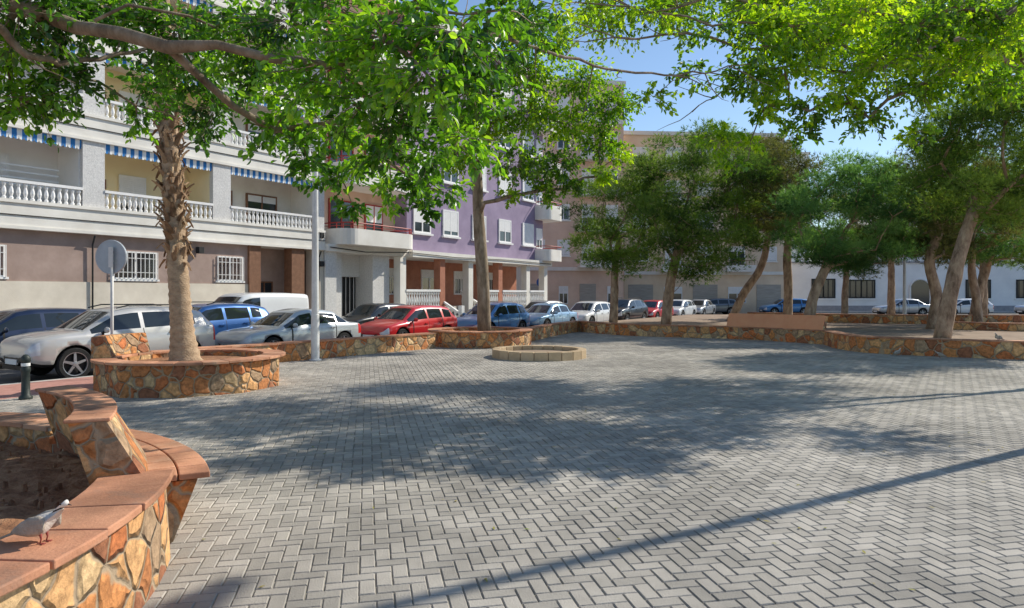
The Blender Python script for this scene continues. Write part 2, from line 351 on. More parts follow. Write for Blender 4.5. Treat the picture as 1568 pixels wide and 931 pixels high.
for i in range(22):
    a=i*360/22; dz=random.uniform(-.006,.006); w.arc(c3,[(1.3,-.01),(1.3,.24+dz),(1.08,.24+dz),(1.08,-.01)],a+.35,a+360/22-.35,1)
w.build('block_ring',[pm('sandstone_block',[(.42,.30,.18),(.60,.46,.30)],6,.85,.4,40,attr=.5)],e,bevel=.015,fix=True)
s=MB(); s.face([(c3[0]+1.1*math.cos(a*math.pi/12),c3[1]+1.1*math.sin(a*math.pi/12),.12) for a in range(24)]); s.build('soil_bed',[M['soil_far']],e)
def catmull(P,n=6):
    out=[]; P=[Vector(p) for p in P]; Q=[P[0]*2-P[1]]+P+[P[-1]*2-P[-2]]
    for i in range(1,len(Q)-2):
        for k in range(n):
            t=k/n; out.append(.5*((2*Q[i])+(Q[i+1]-Q[i-1])*t+(2*Q[i-1]-5*Q[i]+4*Q[i+1]-Q[i+2])*t*t+(3*Q[i]-Q[i-1]-3*Q[i+1]+Q[i+2])*t**3))
    out.append(P[-1]); return out
def pwall(name,pts,h,t=.36,z0=-.02,smooth=True,parent=None):
    e=empty(name) if parent is None else parent
    P=catmull(pts) if smooth else [Vector(p) for p in pts]
    nm=[]
    for i in range(len(P)):
        d=(P[min(i+1,len(P)-1)]-P[max(i-1,0)]).normalized(); nm.append(Vector((-d.y,d.x)))
    w=MB(); w.loft([[(*(p+n*t/2),z0),(*(p-n*t/2),z0),(*(p-n*t/2),h),(*(p+n*t/2),h)] for p,n in zip(P,nm)]); w.build('stone_wall',[M['stone_far']],e,fix=True)
    k=MB()
    for i in range(len(P)-1):
        p,q=P[i],P[i+1]; m=max(1,round((q-p).length/.45)); dd=(q-p).normalized()
        for j in range(m):
            a=p.lerp(q,j/m)+dd*.004; c=p.lerp(q,(j+1)/m)-dd*.004; na=nm[i].lerp(nm[i+1],j/m); nc=nm[i].lerp(nm[i+1],(j+1)/m); o=t/2+.03
            dz=random.uniform(-.003,.003)
            k.prism([tuple(a+na*o),tuple(c+nc*o),tuple(c-nc*o),tuple(a-na*o)],h+dz,h+.04+dz)
    k.build('cap_tiles',[M['terra']],e,fix=True); return e
pwall('low_stone_wall',[(-7.6,15.6),(-6.1,17.4),(-4.3,19.8),(-2.6,22.0)],.46)
pwall('low_stone_wall',[(.4,24.6),(1.6,28.4),(3.1,32.0)],.46)
pwall('low_stone_wall',[(3.1,32.0),(4.2,29.6),(5.7,28.0),(8.4,26.7)],.46)
pwall('low_stone_wall',[(8.4,26.7),(9.8,25.2),(10.9,23.5)],.46)
pwall('low_stone_wall',[(10.9,23.5),(10.5,21.6),(10.7,20.2),(12,19.1),(13.6,18.2),(18,16.2),(24,15)],.46)
pwall('low_stone_wall',[(12.5,36),(15.5,33.2),(20,31.5),(27,31)],.75)
pwall('low_stone_wall',[(17,27),(19.5,25.2),(24,24)],.62)
b=MB(); b.face([(3.1,32,.36),(4.2,29.6,.36),(5.7,28,.36),(8.4,26.7,.36),(9.8,25.2,.36),(10.9,23.5,.36),(10.5,21.6,.36),(10.7,20.2,.36),(12,19.1,.36),(13.6,18.2,.36),(18,16.2,.36),(24,15,.36),(40,15,.36),(40,46,.36),(12,46,.36)]); b.build('planted_ground',[M['soil_far']])
e=empty('park_bench'); p=[Vector((8.35,26.55)),Vector((9.7,25.15)),Vector((10.75,23.65))]; P=catmull(p,4)
w=MB();k=MB(); ra=[];rb=[]
for i in range(len(P)):
    d=(P[min(i+1,len(P)-1)]-P[max(i-1,0)]).normalized(); n=Vector((d.y,-d.x)); n = n if n.y<0 else -n
    q=P[i]
    ra.append([(*(q-n*.02),.5),(*(q-n*.22),.5),(*(q-n*.36),.97),(*(q-n*.22),.97)])
    rb.append([(*(q+n*.03),.5),(*(q-n*.015),.5),(*(q-n*.215),.975),(*(q-n*.18),.995)])
w.loft(ra); w.build('stone_back',[M['stone_far']],e,fix=True); k.loft(rb); k.build('tile_back',[M['orange']],e,fix=True)
n=320; V=[];F=[]
for i in range(n):
    x=random.uniform(-4,9); y=random.uniform(3,14); a=random.uniform(0,6.28); l=random.uniform(.015,.03); 
    for dx,dy,dz in [(-l,0,0),(0,-l*.4,.004),(l,0,.008),(0,l*.4,.004)]:
        V.append((x+dx*math.cos(a)-dy*math.sin(a),y+dx*math.sin(a)+dy*math.cos(a),.013+dz))
    F.append((4*i,4*i+1,4*i+2,4*i+3))
np_obj('fallen_leaves',np.array(V),np.array(F),rng.random(n),pm('dry_leaf',[(.20,.14,.05),(.36,.30,.07),(.18,.24,.04)],5,.8,0,attr=.9))
# ------------------------------------------------------------------ buildings
BAL=[(.035,0),(.05,.02),(.05,.07),(.028,.10),(.055,.22),(.045,.32),(.025,.40),(.05,.46),(.05,.52)]
def balustrade(mb,x0,x1,y,z,h=.58,step=.19):
    n=int((x1-x0)/step); 
    for i in range(n):
        x=x0+(i+.5)*(x1-x0)/n
        mb.lathe(x,y,[(r*1.25,z+q*h/.58) for r,q in BAL],8)
    mb.box(x0,x1,y-.09,y+.09,z+.53*h/.58,z+h+.04)
def window(fr,gl,x0,x1,z0,z1,y,sh=None,frac=0,t=.06,bars=1):
    fr.box(x0,x0+t,y-.05,y+.03,z0,z1); fr.box(x1-t,x1,y-.05,y+.03,z0,z1); fr.box(x0+t,x1-t,y-.05,y+.03,z1-t,z1); fr.box(x0+t,x1-t,y-.05,y+.03,z0,z0+t)
    for i in range(bars):
        xm=x0+(x1-x0)*(i+1)/(bars+1); fr.box(xm-t*.5,xm+t*.5,y-.045,y+.03,z0+t,z1-t)
    gl.box(x0+t,x1-t,y-.01,y+.02,z0+t,z1-t)
    if sh is not None and frac>0:
        zz=z1-t; n=max(1,int((z1-z0)*frac/.07))
        for i in range(n): sh.box(x0+t,x1-t,y-.04,y-.015,zz-.066,zz); zz-=.07
bld=empty('apartment_building',(A.x,A.y,0),RZ)
wall=MB();band=MB();pil=MB();mv=MB();bg_=MB();fr=MB();gl=MB();sh=MB();bal=MB();aw=MB();cab=MB();bw=MB();wd=MB();misc=MB()
S0,S1=-14,12.7; TOP=3.75+3.1*4+.9
bays=[(-9.2,-4.0),(-3.3,2.3),(3.0,7.06),(7.84,12.2)]; pils=[(-14,-9.2),(-4.0,-3.3),(2.3,3.0),(7.06,7.84),(12.2,12.7)]
wall.box(S0,S1-.02,1.7,13,-.13,TOP); wall.box(S0,S1,.05,13.02,TOP+.002,TOP+.3)
mv.box(S0,8.75,.12,.45,2.15,3.75); bg_.box(S0,8.75,.08,.45,-.13,2.147)
for a,c in [(-1.6,.15),(-5,-3.4),(3.35,4.9),(7.35,8.6-.1)]:
    fr.box(a-.08,c+.08,.05,.12,2.2,2.27); window(fr,gl,a,c,2.27,3.25,.13,None,0,.05)
    n=int((c-a)/.15)
    for i in range(n+1): fr.box(a+(c-a)*i/n-.009,a+(c-a)*i/n+.009,.02,.045,2.25,3.25)
    fr.box(a,c,.02,.05,2.5,2.52); fr.box(a,c,.02,.05,3.0,3.02)
wd.box(8.75,9.3,.0,.5,-.13,3.75); mv.box(9.3,12.7,1.2,1.5,-.13,3.75); wd.box(10.9,11.6,.0,.5,-.13,3.75); bg_.box(12.1,12.7,.0,.5,-.13,3.75)
window(wd,gl,9.9,10.8,0,2.3,1.18)
for i in range(5):
    z0=3.75+3.1*i
    band.box(S0,S1,-.10,1.7,z0,z0+.30); band.box(S0,S1,-.101,.12,z0+.30,z0+.9) ; band.box(S0,S1,-.16,-.10,z0+.80,z0+.9); band.box(S0,S1,-.14,-.10,z0+.0,z0+.10)
    cab.box(S0,S1,-.135,-.102,z0+.42,z0+.445)
    if i==4: break
    for a,c in pils:
        pil.box(a,c,-.06,1.0,z0+.9,z0+3.1)
        pil.box(a+.1,c-.1,1.0,1.7,z0+.3,z0+3.1)
    for bi,(a,c) in enumerate(bays):
        balustrade(bal,a,c,.0,z0+.9)
        aw.box(a+.02,c-.02,-.02,.0,z0+2.88,z0+3.1)
        n=int((c-a)/.139)
        for q in range(n):
            xx=a+.02+(c-a-.04)*(q+.5)/n; hw=(c-a-.04)/n/2*.96
            aw.face([(xx-hw,-.012,z0+2.88),(xx-hw*.8,-.012,z0+2.80),(xx,-.012,z0+2.77),(xx+hw*.8,-.012,z0+2.80),(xx+hw,-.012,z0+2.88)])
        mi=[0,0,1,2][bi]
        bw.box(a-.1,c+.1,1.6,1.69,z0+.3,z0+3.1,mat=mi if i<3 else 1)
        bw.box(a,a+.03,.15,1.6,z0+.3,z0+3.1,mat=mi); bw.box(c-.03,c,.15,1.6,z0+.3,z0+3.1,mat=mi)
        m=(a+c)/2
        if bi==1:
            window(fr,gl,a+1.9,c-1.5,z0+.35,z0+2.55,1.55,sh,.98,.07); 
            for q in range(4): misc.box(a+.2,c-.3,.9,.93,z0+1.5+q*.2,z0+1.55+q*.2)
        elif bi==2:
            window(fr,gl,a+1.3,a+2.3,z0+.35,z0+2.4,1.55,sh,.5,.06); wd.box(a+.45,a+.85,1.53,1.58,z0+1.8,z0+2.15); misc.box(a+.5,a+.8,1.515,1.528,z0+1.85,z0+2.1,mat=1)
            for q in range(3): misc.lathe(c-.9+q*.25,z0+1.6+q*.15,[(.01,1.55),(.09,1.56),(.09,1.59)],12,mat=2,ax='y')
        else:
            window(wd,gl,m-.3,m+1.3,z0+1.0,z0+2.4,1.55,sh,.2,.07); window(wd,gl,m-1.8,m-1.0,z0+.35,z0+2.4,1.55,None,0,.07,0)
for a in (-3.65,2.65,12.45):
    cab.tube([(a,-.13,3.7),(a,.02,3.4),(a,.03,.2)],.03,8,mat=0)
for a,z in ((6.4,3.3),(12.4,4.3),(12.4,3.0)): cab.box(a,a+.2,-.18,.05,z,z+.24)
wall.build('walls',[M['cream']],bld); band.build('balcony_bands',[M['cream']],bld); pil.build('pillars',[M['stucco']],bld); mv.build('upper_plinth_wall',[M['mauve']],bld); bg_.build('plinth_wall',[M['beige']],bld)
fr.build('window_frames',[M['white']],bld); gl.build('window_glass',[M['glass']],bld); sh.build('roller_shutters',[M['white']],bld); bal.build('balustrades',[M['white']],bld,smooth=False)
aw.build('awning_valances',[M['awning']],bld); cab.build('wall_cables',[M['cable']],bld); bw.build('balcony_back_walls',[M['greywall'],M['yellow'],M['cream']],bld); wd.build('wooden_doors',[M['wood']],bld); misc.build('balcony_items',[M['white'],M['redrail'],M['brownwall']],bld)
pb=empty('purple_apartment_building',(A.x,A.y,0),RZ)
wall=MB();pk=MB();sl=MB();fr=MB();gl=MB();sh=MB();bal=MB();br=MB();rail=MB();col=MB();dk=MB();cab=MB()
X0,X1=12.72,33.0; TP=16.6
pk.box(X0,18.5,.9,13,3.75,TP); wall.box(18.5,X1,.05,13,3.75,TP); wall.box(X0+.1,X1-.1,2.6,12.9,-.13,3.75)
sl.box(18.3,X1+.3,-.55,2.6,3.70,4.05); sl.box(X0,18.3,-.3,2.6,3.72,4.05)
pk.box(X0-.0,18.6,-.1,13.1,TP+.002,TP+.35); sl.box(18.6,X1+.3,-.4,13.1,TP+.004,TP+.4)
cab.tube([(12.8,-.35,3.9),(15,-.4,3.78),(18,-.6,3.9),(22,-.6,3.82),(27,-.6,3.9),(33,-.6,3.85)],.025,6)
def rounded(x0,x1,y0,y1,r,n=6):
    o=[(x0,y1),]
    for k in range(n+1):
        a=math.pi+ (math.pi/2)*k/n; o.append((x0+r+r*math.cos(a),y0+r+r*math.sin(a)))
    for k in range(n+1):
        a=1.5*math.pi+(math.pi/2)*k/n; o.append((x1-r+r*math.cos(a),y0+r+r*math.sin(a)))
    o.append((x1,y1)); return o
for i in range(4):
    z0=4.05+3.08*i
    o=rounded(13.2,18.2,-1.0,.9,.7); sl.prism(o,z0-.25 if i else z0+.002,z0+.75,r=.4)
    o2=rounded(13.25,18.15,-.95,.9,.68)
    pts=[(x,y,z0+1.02) for x,y in o2]; rail.tube(pts,.03,6); pts=[(x,y,z0+.88) for x,y in o2]; rail.tube(pts,.015,5)
    for (x,y) in o2[1:-1:2]: rail.box(x-.015,x+.015,y-.015,y+.015,z0+.75,z0+1.02)
    window(rail,gl,13.8,15.4,z0+.1,z0+2.3,.86,None,0,.07); window(rail,gl,16.2,17.5,z0+.1,z0+2.3,.86,sh,.4,.07)
    o=rounded(31.9,34.3,-1.0,2.0,.6); sl.prism(o,z0-.2 if i else z0+.003,z0+.8)
    pts=[(x,y,z0+1.02) for x,y in o]; rail.tube(pts,.03,6)
    window(fr,gl,33.005-1.0,33.0-.2,z0+.9,z0+2.3,.02,sh,.6,.05)
    for a in (19.0,21.55,24.4,27.3,30.2):
        zb=z0+1.02; window(fr,gl,a,a+1.45,zb,zb+1.5,.03,sh,[.9,.75,.5,.95,.6][(int(a)+i)%5],.09)
        fr.box(a-.1,a+1.55,-.12,.05,zb-.1,zb-.002)
TZ=1.0
for a in (17.6,20.9,23.6,26.8,30.2,32.6):
    col.box(a,a+.45,-.3,.15,-.13,3.70,mat=0 if a<18 else (1 if a in(20.9,26.8) else 0))
br.box(17.2,X1-.1,2.2,2.6,-.13,3.7); sl.box(18.0,21.2,-.2,2.2,-.13,TZ); sl.box(24.4,31.5,-.2,2.2,-.13,TZ); sl.box(21.2,24.4,.9,2.2,-.13,TZ)
balustrade(bal,18.05,20.9,-.25,TZ,.95,.2); balustrade(bal,24.7,26.8,-.25,TZ,.95,.2); balustrade(bal,27.25,30.2,-.25,TZ,.95,.2); balustrade(bal,30.65,32.6,-.25,TZ,.95,.2)
for side,(sx) in enumerate((21.3,24.4)):
    for q in range(6):
        sl.box(21.45,24.3,.9-.3*(q+1),.9-.3*q+.0,-.13,TZ-.17*(q+1))
    for q in range(7):
        y=.75-.3*q; z=TZ-.165*q; bal.lathe(sx,y,[(r*1.25,z+p*.9/.58-.05) for r,p in BAL],8)
    bal.loft([[(sx-.08,.9,TZ+.85),(sx+.08,.9,TZ+.85),(sx+.08,.9,TZ+.97),(sx-.08,.9,TZ+.97)],[(sx-.08,-1.4,TZ-.40),(sx+.08,-1.4,TZ-.40),(sx+.08,-1.4,TZ-.28),(sx-.08,-1.4,TZ-.28)]])
    bal.box(sx-.13,sx+.13,-1.6,-1.36,-.13,1.1)
for a in (18.6,22.2,25.4,28.4): window(fr,gl,a,a+1.5,TZ+.7,TZ+2.2,2.17,sh,.3,.08)
for a in (25.5,18.7,28.5):
    for q in range(8): fr.box(a+.1+q*.18,a+.12+q*.18,2.08,2.1,TZ+.7,TZ+2.2)
col.box(X0,13.4,-.1,.5,-.13,3.72,mat=2); col.box(13.4,14.1,.3,.8,-.13,3.72,mat=2); dk.box(14.1,16.0,1.3,1.5,-.13,2.6); col.box(14.1,16.0,1.0,1.6,2.6,3.72,mat=2); col.box(16.0,17.2,.1,2.2,-.13,3.72,mat=2)
for q in range(7): fr.box(14.2+q*.27,14.22+q*.27,1.24,1.28,-.1,2.6)
wall.build('walls',[M['purple']],pb); pk.build('beige_walls',[M['pink']],pb); sl.build('slabs_and_balconies',[M['cream']],pb); fr.build('window_frames',[M['white']],pb); gl.build('window_glass',[M['glass']],pb); sh.build('roller_shutters',[M['white']],pb); bal.build('balustrades',[M['white']],pb); br.build('terrace_wall',[M['brownwall']],pb); rail.build('railings',[M['redrail']],pb); col.build('columns',[M['cream'],M['brownwall'],M['stucco']],pb); dk.build('entrance_door',[M['dark']],pb); cab.build('wall_cables',[M['cable']],pb)
def block(name,x0,y0,wid,dep,h,rz,wm,floors,nb,gf=3.6,balc=(),garage=True,trim='cream',fh=3.0):
    e=empty(name,(x0,y0,0),rz); wa=MB();fr=MB();gl=MB();sh=MB();sl=MB();ga=MB();ra=MB()
    wa.box(0,wid,0,dep,-.13,h); sl.box(-.15,wid+.15,-.15,dep+.15,h+.002,h+.35); sl.box(-.02,wid+.02,-.12,0,gf-.1,gf+.2)
    bwid=wid/nb
    for i in range(floors):
        z=gf+.2+i*fh
        for j in range(nb):
            a=j*bwid+bwid*.25; c=j*bwid+bwid*.75
            if j in balc:
                sl.box(j*bwid+.15,(j+1)*bwid-.15,-1.1,-.0,z-.05,z+.12); sl.box(j*bwid+.15,(j+1)*bwid-.15,-1.1,-1.0,z+.12,z+.55)
                ra.box(j*bwid+.15,(j+1)*bwid-.15,-1.08,-1.03,z+.95,z+1.0)
                for q in range(int(bwid/.25)): ra.box(j*bwid+.2+q*.25,j*bwid+.22+q*.25,-1.07,-1.04,z+.55,z+.95)
                window(fr,gl,a,c,z+.12,z+2.3,-.01,sh,random.choice([.2,.5,.8]),.07)
            else:
                window(fr,gl,a,c,z+.95,z+2.3,-.01,sh,random.choice([.3,.6,.9]),.07); sl.box(a-.1,c+.1,-.12,-.0,z+.85,z+.945)
    for j in range(nb):
        a=j*bwid+.35; c=(j+1)*bwid-.35
        if garage and j%2==0: ga.box(a,c,-.04,.0,-.12,2.6)
        else: window(fr,gl,a+.3,c-.3,.9,2.4,-.01,sh,.4,.07)
    wa.build('walls',[M[wm]],e); fr.build('window_frames',[M['white']],e); gl.build('window_glass',[M['glass']],e); sh.build('roller_shutters',[M['white']],e); sl.build('slabs',[M[trim]],e); ra.build('railings',[M['wood']],e)
    if ga.v: ga.build('garage_doors',[M['garage']],e)
    return e
block('pink_apartment_building',1.2,57,8.4,10,19.5,math.radians(8),'pink',5,4,3.8,(2,3))
block('sand_apartment_building',10.2,62,15,12,16.2,math.radians(4),'beige2',4,5,3.6,(1,3))
block('white_apartment_building',27,92,13,12,20.5,0,'whitewall',5,4,3.6,(0,2))
block('beige_apartment_building',-6,92,26,12,17,0,'beige2',4,8,3.6,(1,3,5))
block('cream_apartment_building',50,92,30,12,14,math.radians(-6),'cream',3,7,3.6,(1,3,5))
e=empty('white_house',(24,70,0),math.radians(-2)); wa=MB();fr=MB();gl=MB();ba=MB();wd=MB()
wa.box(0,40,0,10,-.13,4.9); wa.box(12,26,-.05,9,4.9,5.6); ba.box(0,40.02,-.06,0,-.13,.55); ba.box(-.1,40.1,-.2,10.1,4.902,5.05)
for a,c,z0,z1 in [(1.2,3.0,1.2,3.3),(6.6,9.0,1.3,3.3),(10.2,13.0,1.3,3.2),(22,24.5,1.3,3.2),(27,29.5,1.3,3.2),(33,36,1.3,3.2)]:
    window(wd,gl,a,c,z0,z1,-.02,None,0,.12); fr.box(a-.2,c+.2,-.12,-.0,z0-.15,z0-.003)
    for q in range(5): wd.box(a+(c-a)*(q+.5)/5-.02,a+(c-a)*(q+.5)/5+.02,-.12,-.09,z0,z1)
for a in (16.5,):
    pts=[(a,-.09,-.1),(a+1.9,-.09,-.1),(a+1.9,-.09,2.2)]+[(a+.95+.95*math.cos(t*math.pi/10),-.09,2.2+.95*math.sin(t*math.pi/10)) for t in range(1,10)]+[(a,-.09,2.2)]
    gl.face(pts); fr.tube([(a-.05,-.1,0),(a-.05,-.1,2.2)]+[(a+.95+1.05*math.cos(math.pi-t*math.pi/10),-.1,2.2+1.05*math.sin(t*math.pi/10)) for t in range(1,10)]+[(a+1.95,-.1,2.2),(a+1.95,-.1,0)],.09,6)
wa.build('walls',[M['whitewall']],e); fr.build('trims',[M['white']],e); gl.build('window_glass',[M['glass']],e); ba.build('plinth_and_cornice',[M['greybase']],e); wd.build('window_frames',[M['black']],e)
b=MB(); b.prism([(14,67.6),(90,66),(90,70),(14,70)],-.13,.01); b.build('pavement',[M['kerb']])
# ------------------------------------------------------------------ vegetation engines
def segs_mesh(P0,P1,R0,R1,n=3):
    d=P1-P0; L_=np.linalg.norm(d,axis=1,keepdims=True)+1e-9; t=d/L_
    ref=np.where(np.abs(t[:,2:3])>.9,np.array([[1.,0,0]]),np.array([[0,0,1.]])); u=np.cross(t,ref); u/=np.linalg.norm(u,axis=1,keepdims=True); v=np.cross(t,u)
    m=len(P0); V=np.zeros((m,2*n,3))
    for k in range(n):
        a=2*math.pi*k/n; o=u*math.cos(a)+v*math.sin(a); V[:,k]=P0+o*R0[:,None]; V[:,n+k]=P1+o*R1[:,None]
    base=(np.arange(m)*2*n)[:,None]; F=np.concatenate([base+np.array([k,(k+1)%n,n+(k+1)%n,n+k]) for k in range(n)])
    return V.reshape(-1,3),F
def grow(trunk,targets,rt,fork=1,step=.5,minr=.008,jit=.10,power=.5,limb=.72):
    pos=[Vector(p) for p in trunk]; par=[-1]+list(range(len(trunk)-1)); plen=[0]
    for i in range(1,len(pos)): plen.append(plen[-1]+(pos[i]-pos[i-1]).length)
    root=pos[-1]; ends=[]
    for t in sorted(targets,key=lambda q:(Vector(q)-root).length):
        t=Vector(t); best=min(range(fork,len(pos)),key=lambda j:(t-pos[j]).length+.28*(plen[j]))
        p=pos[best]; dist=(t-p).length; n=max(2,int(dist/step)); prev=best; side=Vector((random.uniform(-1,1),random.uniform(-1,1),random.uniform(-.3,1)))*dist*.12
        for k in range(1,n+1):
            f=k/n; q=p.lerp(t,f)+side*math.sin(math.pi*f)+Vector((random.uniform(-1,1),random.uniform(-1,1),random.uniform(-1,1)))*jit*(0 if k==n else 1)*step
            pos.append(q); par.append(prev); plen.append(plen[prev]+(q-pos[prev]).length); prev=len(pos)-1
        ends.append(prev)
    cnt=[0]*len(pos)
    for e_ in ends:
        j=e_
        while j>=0: cnt[j]+=1; j=par[j]
    tot=max(cnt); nt_=len(trunk)
    rad=[max(minr,rt*(c/tot)**power*(limb if i>=nt_ else 1)) for i,c in enumerate(cnt)]
    for i in range(nt_): rad[i]=rt*(1.25-.35*i/(nt_-1)) if nt_>1 else rt
    return pos,par,rad,nt_
def branches_obj(name,g,mat,parent,wob=.05,extra=()):
    pos,par,rad,nt_=g; mb=MB()
    tp=catmull(pos[:nt_],4); rr=[]
    for i in range(len(tp)): 
        f=i/(len(tp)-1)*(nt_-1); a=int(min(f,nt_-2)); rr.append(rad[a]+(rad[a+1]-rad[a])*(f-a))
    mb.tube(tp,rr,12,wob=wob)
    ch={}
    for i in range(nt_,len(pos)): ch.setdefault(par[i],[]).append(i)
    starts=[(p,c) for p in ch for c in ch[p] if not (p>=nt_ and c==max(ch[p],key=lambda q:rad[q]))]
    for p,c in starts:
        pts=[pos[p],pos[c]]; rs=[min(rad[p],rad[c]*1.25),rad[c]]; j=c
        while j in ch:
            k=max(ch[j],key=lambda q:rad[q]); pts.append(pos[k]); rs.append(rad[k]); j=k
        rs[-1]*=.6
        mb.tube(pts,rs,8,wob=wob)
    for pts,r0,r1 in extra:
        P=catmull(pts,5); P=[p+Vector((random.uniform(-1,1),random.uniform(-1,1),random.uniform(-1,1)))*.025 for p in P]
        mb.tube(P,[r0+(r1-r0)*i/(len(P)-1) for i in range(len(P))],8,wob=wob)
        for i in range(3,len(P)-1,2):
            d=(P[i]-P[i-1]).normalized(); q=P[i].copy(); L_=random.uniform(.4,1.0); v=(d+Vector((random.uniform(-1,1),random.uniform(-.6,.6),random.uniform(-1,1)))*.9).normalized(); pp=[q]
            for s_ in range(4):
                q=q+v*L_/4; v=(v+Vector((random.uniform(-.2,.2),random.uniform(-.2,.2),random.uniform(-.1,.25)))).normalized(); pp.append(q.copy())
            mb.tube(pp,[.011,.009,.007,.005,.003],5)
    return mb.build(name,[mat],parent,smooth=True)
def ficus_leaves(blobs,L0,W0,dens,name,parent,mat,twmat,twr=.004,rb=(0,1)):
    AV=[];AR=[];T0=[];T1=[]
    for (c,r,*o) in blobs:
        k=dens*(o[0] if o else 1); T=max(8,int(46*k*(r/.6)**2)); c=np.array(c)
        d=rng.normal(size=(T,3)); d/=np.linalg.norm(d,axis=1,keepdims=True)
        rad=r*rng.uniform(.55,1.2,(T,1)); end=c+d*rad*np.array([1.15,1.15,.75]); end[:,2]-=rng.uniform(0,.25,T)*r
        start=c+d*rad*.18
        T0.append(start);T1.append(end)
        nl=13; t=np.linspace(.25,1.03,nl)[None,:,None]
        p=start[:,None]+(end-start)[:,None]*t; p=p+rng.normal(size=p.shape)*.035*(r/.6)**.5; p=p.reshape(-1,3)
        td=np.repeat(((end-start)/np.linalg.norm(end-start,axis=1,keepdims=True))[:,None],nl,1).reshape(-1,3)
        n=len(p); a=td*.6+rng.normal(size=(n,3))*.6+np.array([0,0,-.3]); a/=np.linalg.norm(a,axis=1,keepdims=True)
        nn=rng.normal(size=(n,3))*.55+np.array([0,0,1.]); b=np.cross(a,nn); b/=np.linalg.norm(b,axis=1,keepdims=True); nn=np.cross(b,a)
        Ls=(L0*rng.uniform(.65,1.2,n))[:,None]; Ws=Ls*W0/L0
        V=np.stack([p,p+a*Ls*.3+b*Ws+nn*Ws*.35,p+a*Ls*.72+b*Ws*.75+nn*Ws*.25,p+a*Ls-nn*Ls*.08,p+a*Ls*.72-b*Ws*.75+nn*Ws*.25,p+a*Ls*.3-b*Ws+nn*Ws*.35],1)
        AV.append(V.reshape(-1,3)); base_r=rng.uniform(rb[0],rb[1])*.6+.2
        tw=np.repeat(rng.normal(size=T)*.12,nl)
        rr=np.clip(base_r+tw+rng.normal(size=n)*.17,0,1); AR.append(rr)
    V=np.concatenate(AV); R=np.concatenate(AR); n=len(R); base=(np.arange(n)*6)[:,None]
    F=np.concatenate([base+np.array([0,1,2,3]),base+np.array([0,3,4,5])]); np_obj(name,V,F,np.tile(R,2),mat,parent)
    P0=np.concatenate(T0);P1=np.concatenate(T1); V,F=segs_mesh(P0,P1,np.full(len(P0),twr*1.6),np.full(len(P0),twr*.6)); np_obj('twigs',V,F,np.full(len(F),.4),twmat,parent)
    return n
def ficus_tree(name,trunk,rt,blobs,L0=.085,W0=.023,dens=1,mat='ficus',fork=1,limb=.6,extra=()):
    e=empty(name); tg=[tuple(b[0]) for b in blobs]
    g=grow(trunk,tg,rt,fork,.45,minr=.007,jit=.22,power=.66,limb=limb); branches_obj('trunk_and_limbs',g,M['bark'],e,extra=extra)
    return ficus_leaves(blobs,L0,W0,dens,'foliage',e,M[mat],M['bark'])
def BL(lst): return [(pixel_to_world(u,v,d),r,*o) for u,v,d,r,*o in lst]
A_bl=BL([(15,70,8,.6),(55,150,8.3,.5),(110,120,8.5,.45),(30,10,7.5,.7),(20,150,8.2,.45),(110,25,8,.5),(190,25,9,.65),(270,40,9,.75),(300,110,9.5,.65),(235,130,10,.5),(330,165,9.5,.5),(210,180,10,.35),(300,200,10,.3),
 (370,60,8.5,.7),(440,30,8,.7),(390,110,8.5,.45),(445,150,8,.45),(420,200,8,.4),(490,190,8,.45),(470,240,8.5,.4),(520,270,9,.4),(540,315,9,.22),(500,100,7,.6),(560,150,7,.6),(600,225,7.5,.45),(640,270,8.5,.4),(650,320,9,.3),(590,60,6.5,.6),(650,110,6,.55),(700,50,6,.5),(720,140,6.2,.4),(705,210,7,.42),(745,80,6.5,.4),(560,225,8,.45),(620,10,6.5,.5),(520,10,7,.6),(770,15,7,.4),(160,10,8.5,.5),(620,180,7,.5),(660,235,7.6,.3),(680,290,8.5,.3),(600,290,8.5,.3),(820,40,8,.35)])
A_bl+=[(Vector(p),r) for p,r in [((-5.5,3.5,6),.7),((-4.5,5,6.3),.8),((-6.5,5.5,6.6),.9),((-7.5,3,6),.8),((-6,1.5,6.5),.8),((-8,6,6),.9),((-6,4.5,7.6),.9)]]
nl=ficus_tree('ficus_tree',[(-6.9,2.6,.4),(-6.8,2.8,1.6),(-6.5,3.2,2.8),(-6.0,3.8,3.9)],.22,A_bl,.104,.029,.95,'ficus',2,.5,
  extra=[([(-6.0,3.8,3.9),pixel_to_world(-60,10,7),pixel_to_world(40,85,7.6),pixel_to_world(130,92,8.2),pixel_to_world(240,68,8.8)],.06,.02),([pixel_to_world(640,20,6.8),pixel_to_world(740,50,7.6),pixel_to_world(840,80,8.6),pixel_to_world(950,108,9.6),pixel_to_world(1060,112,10.4),pixel_to_world(1150,95,11)],.03,.009)])
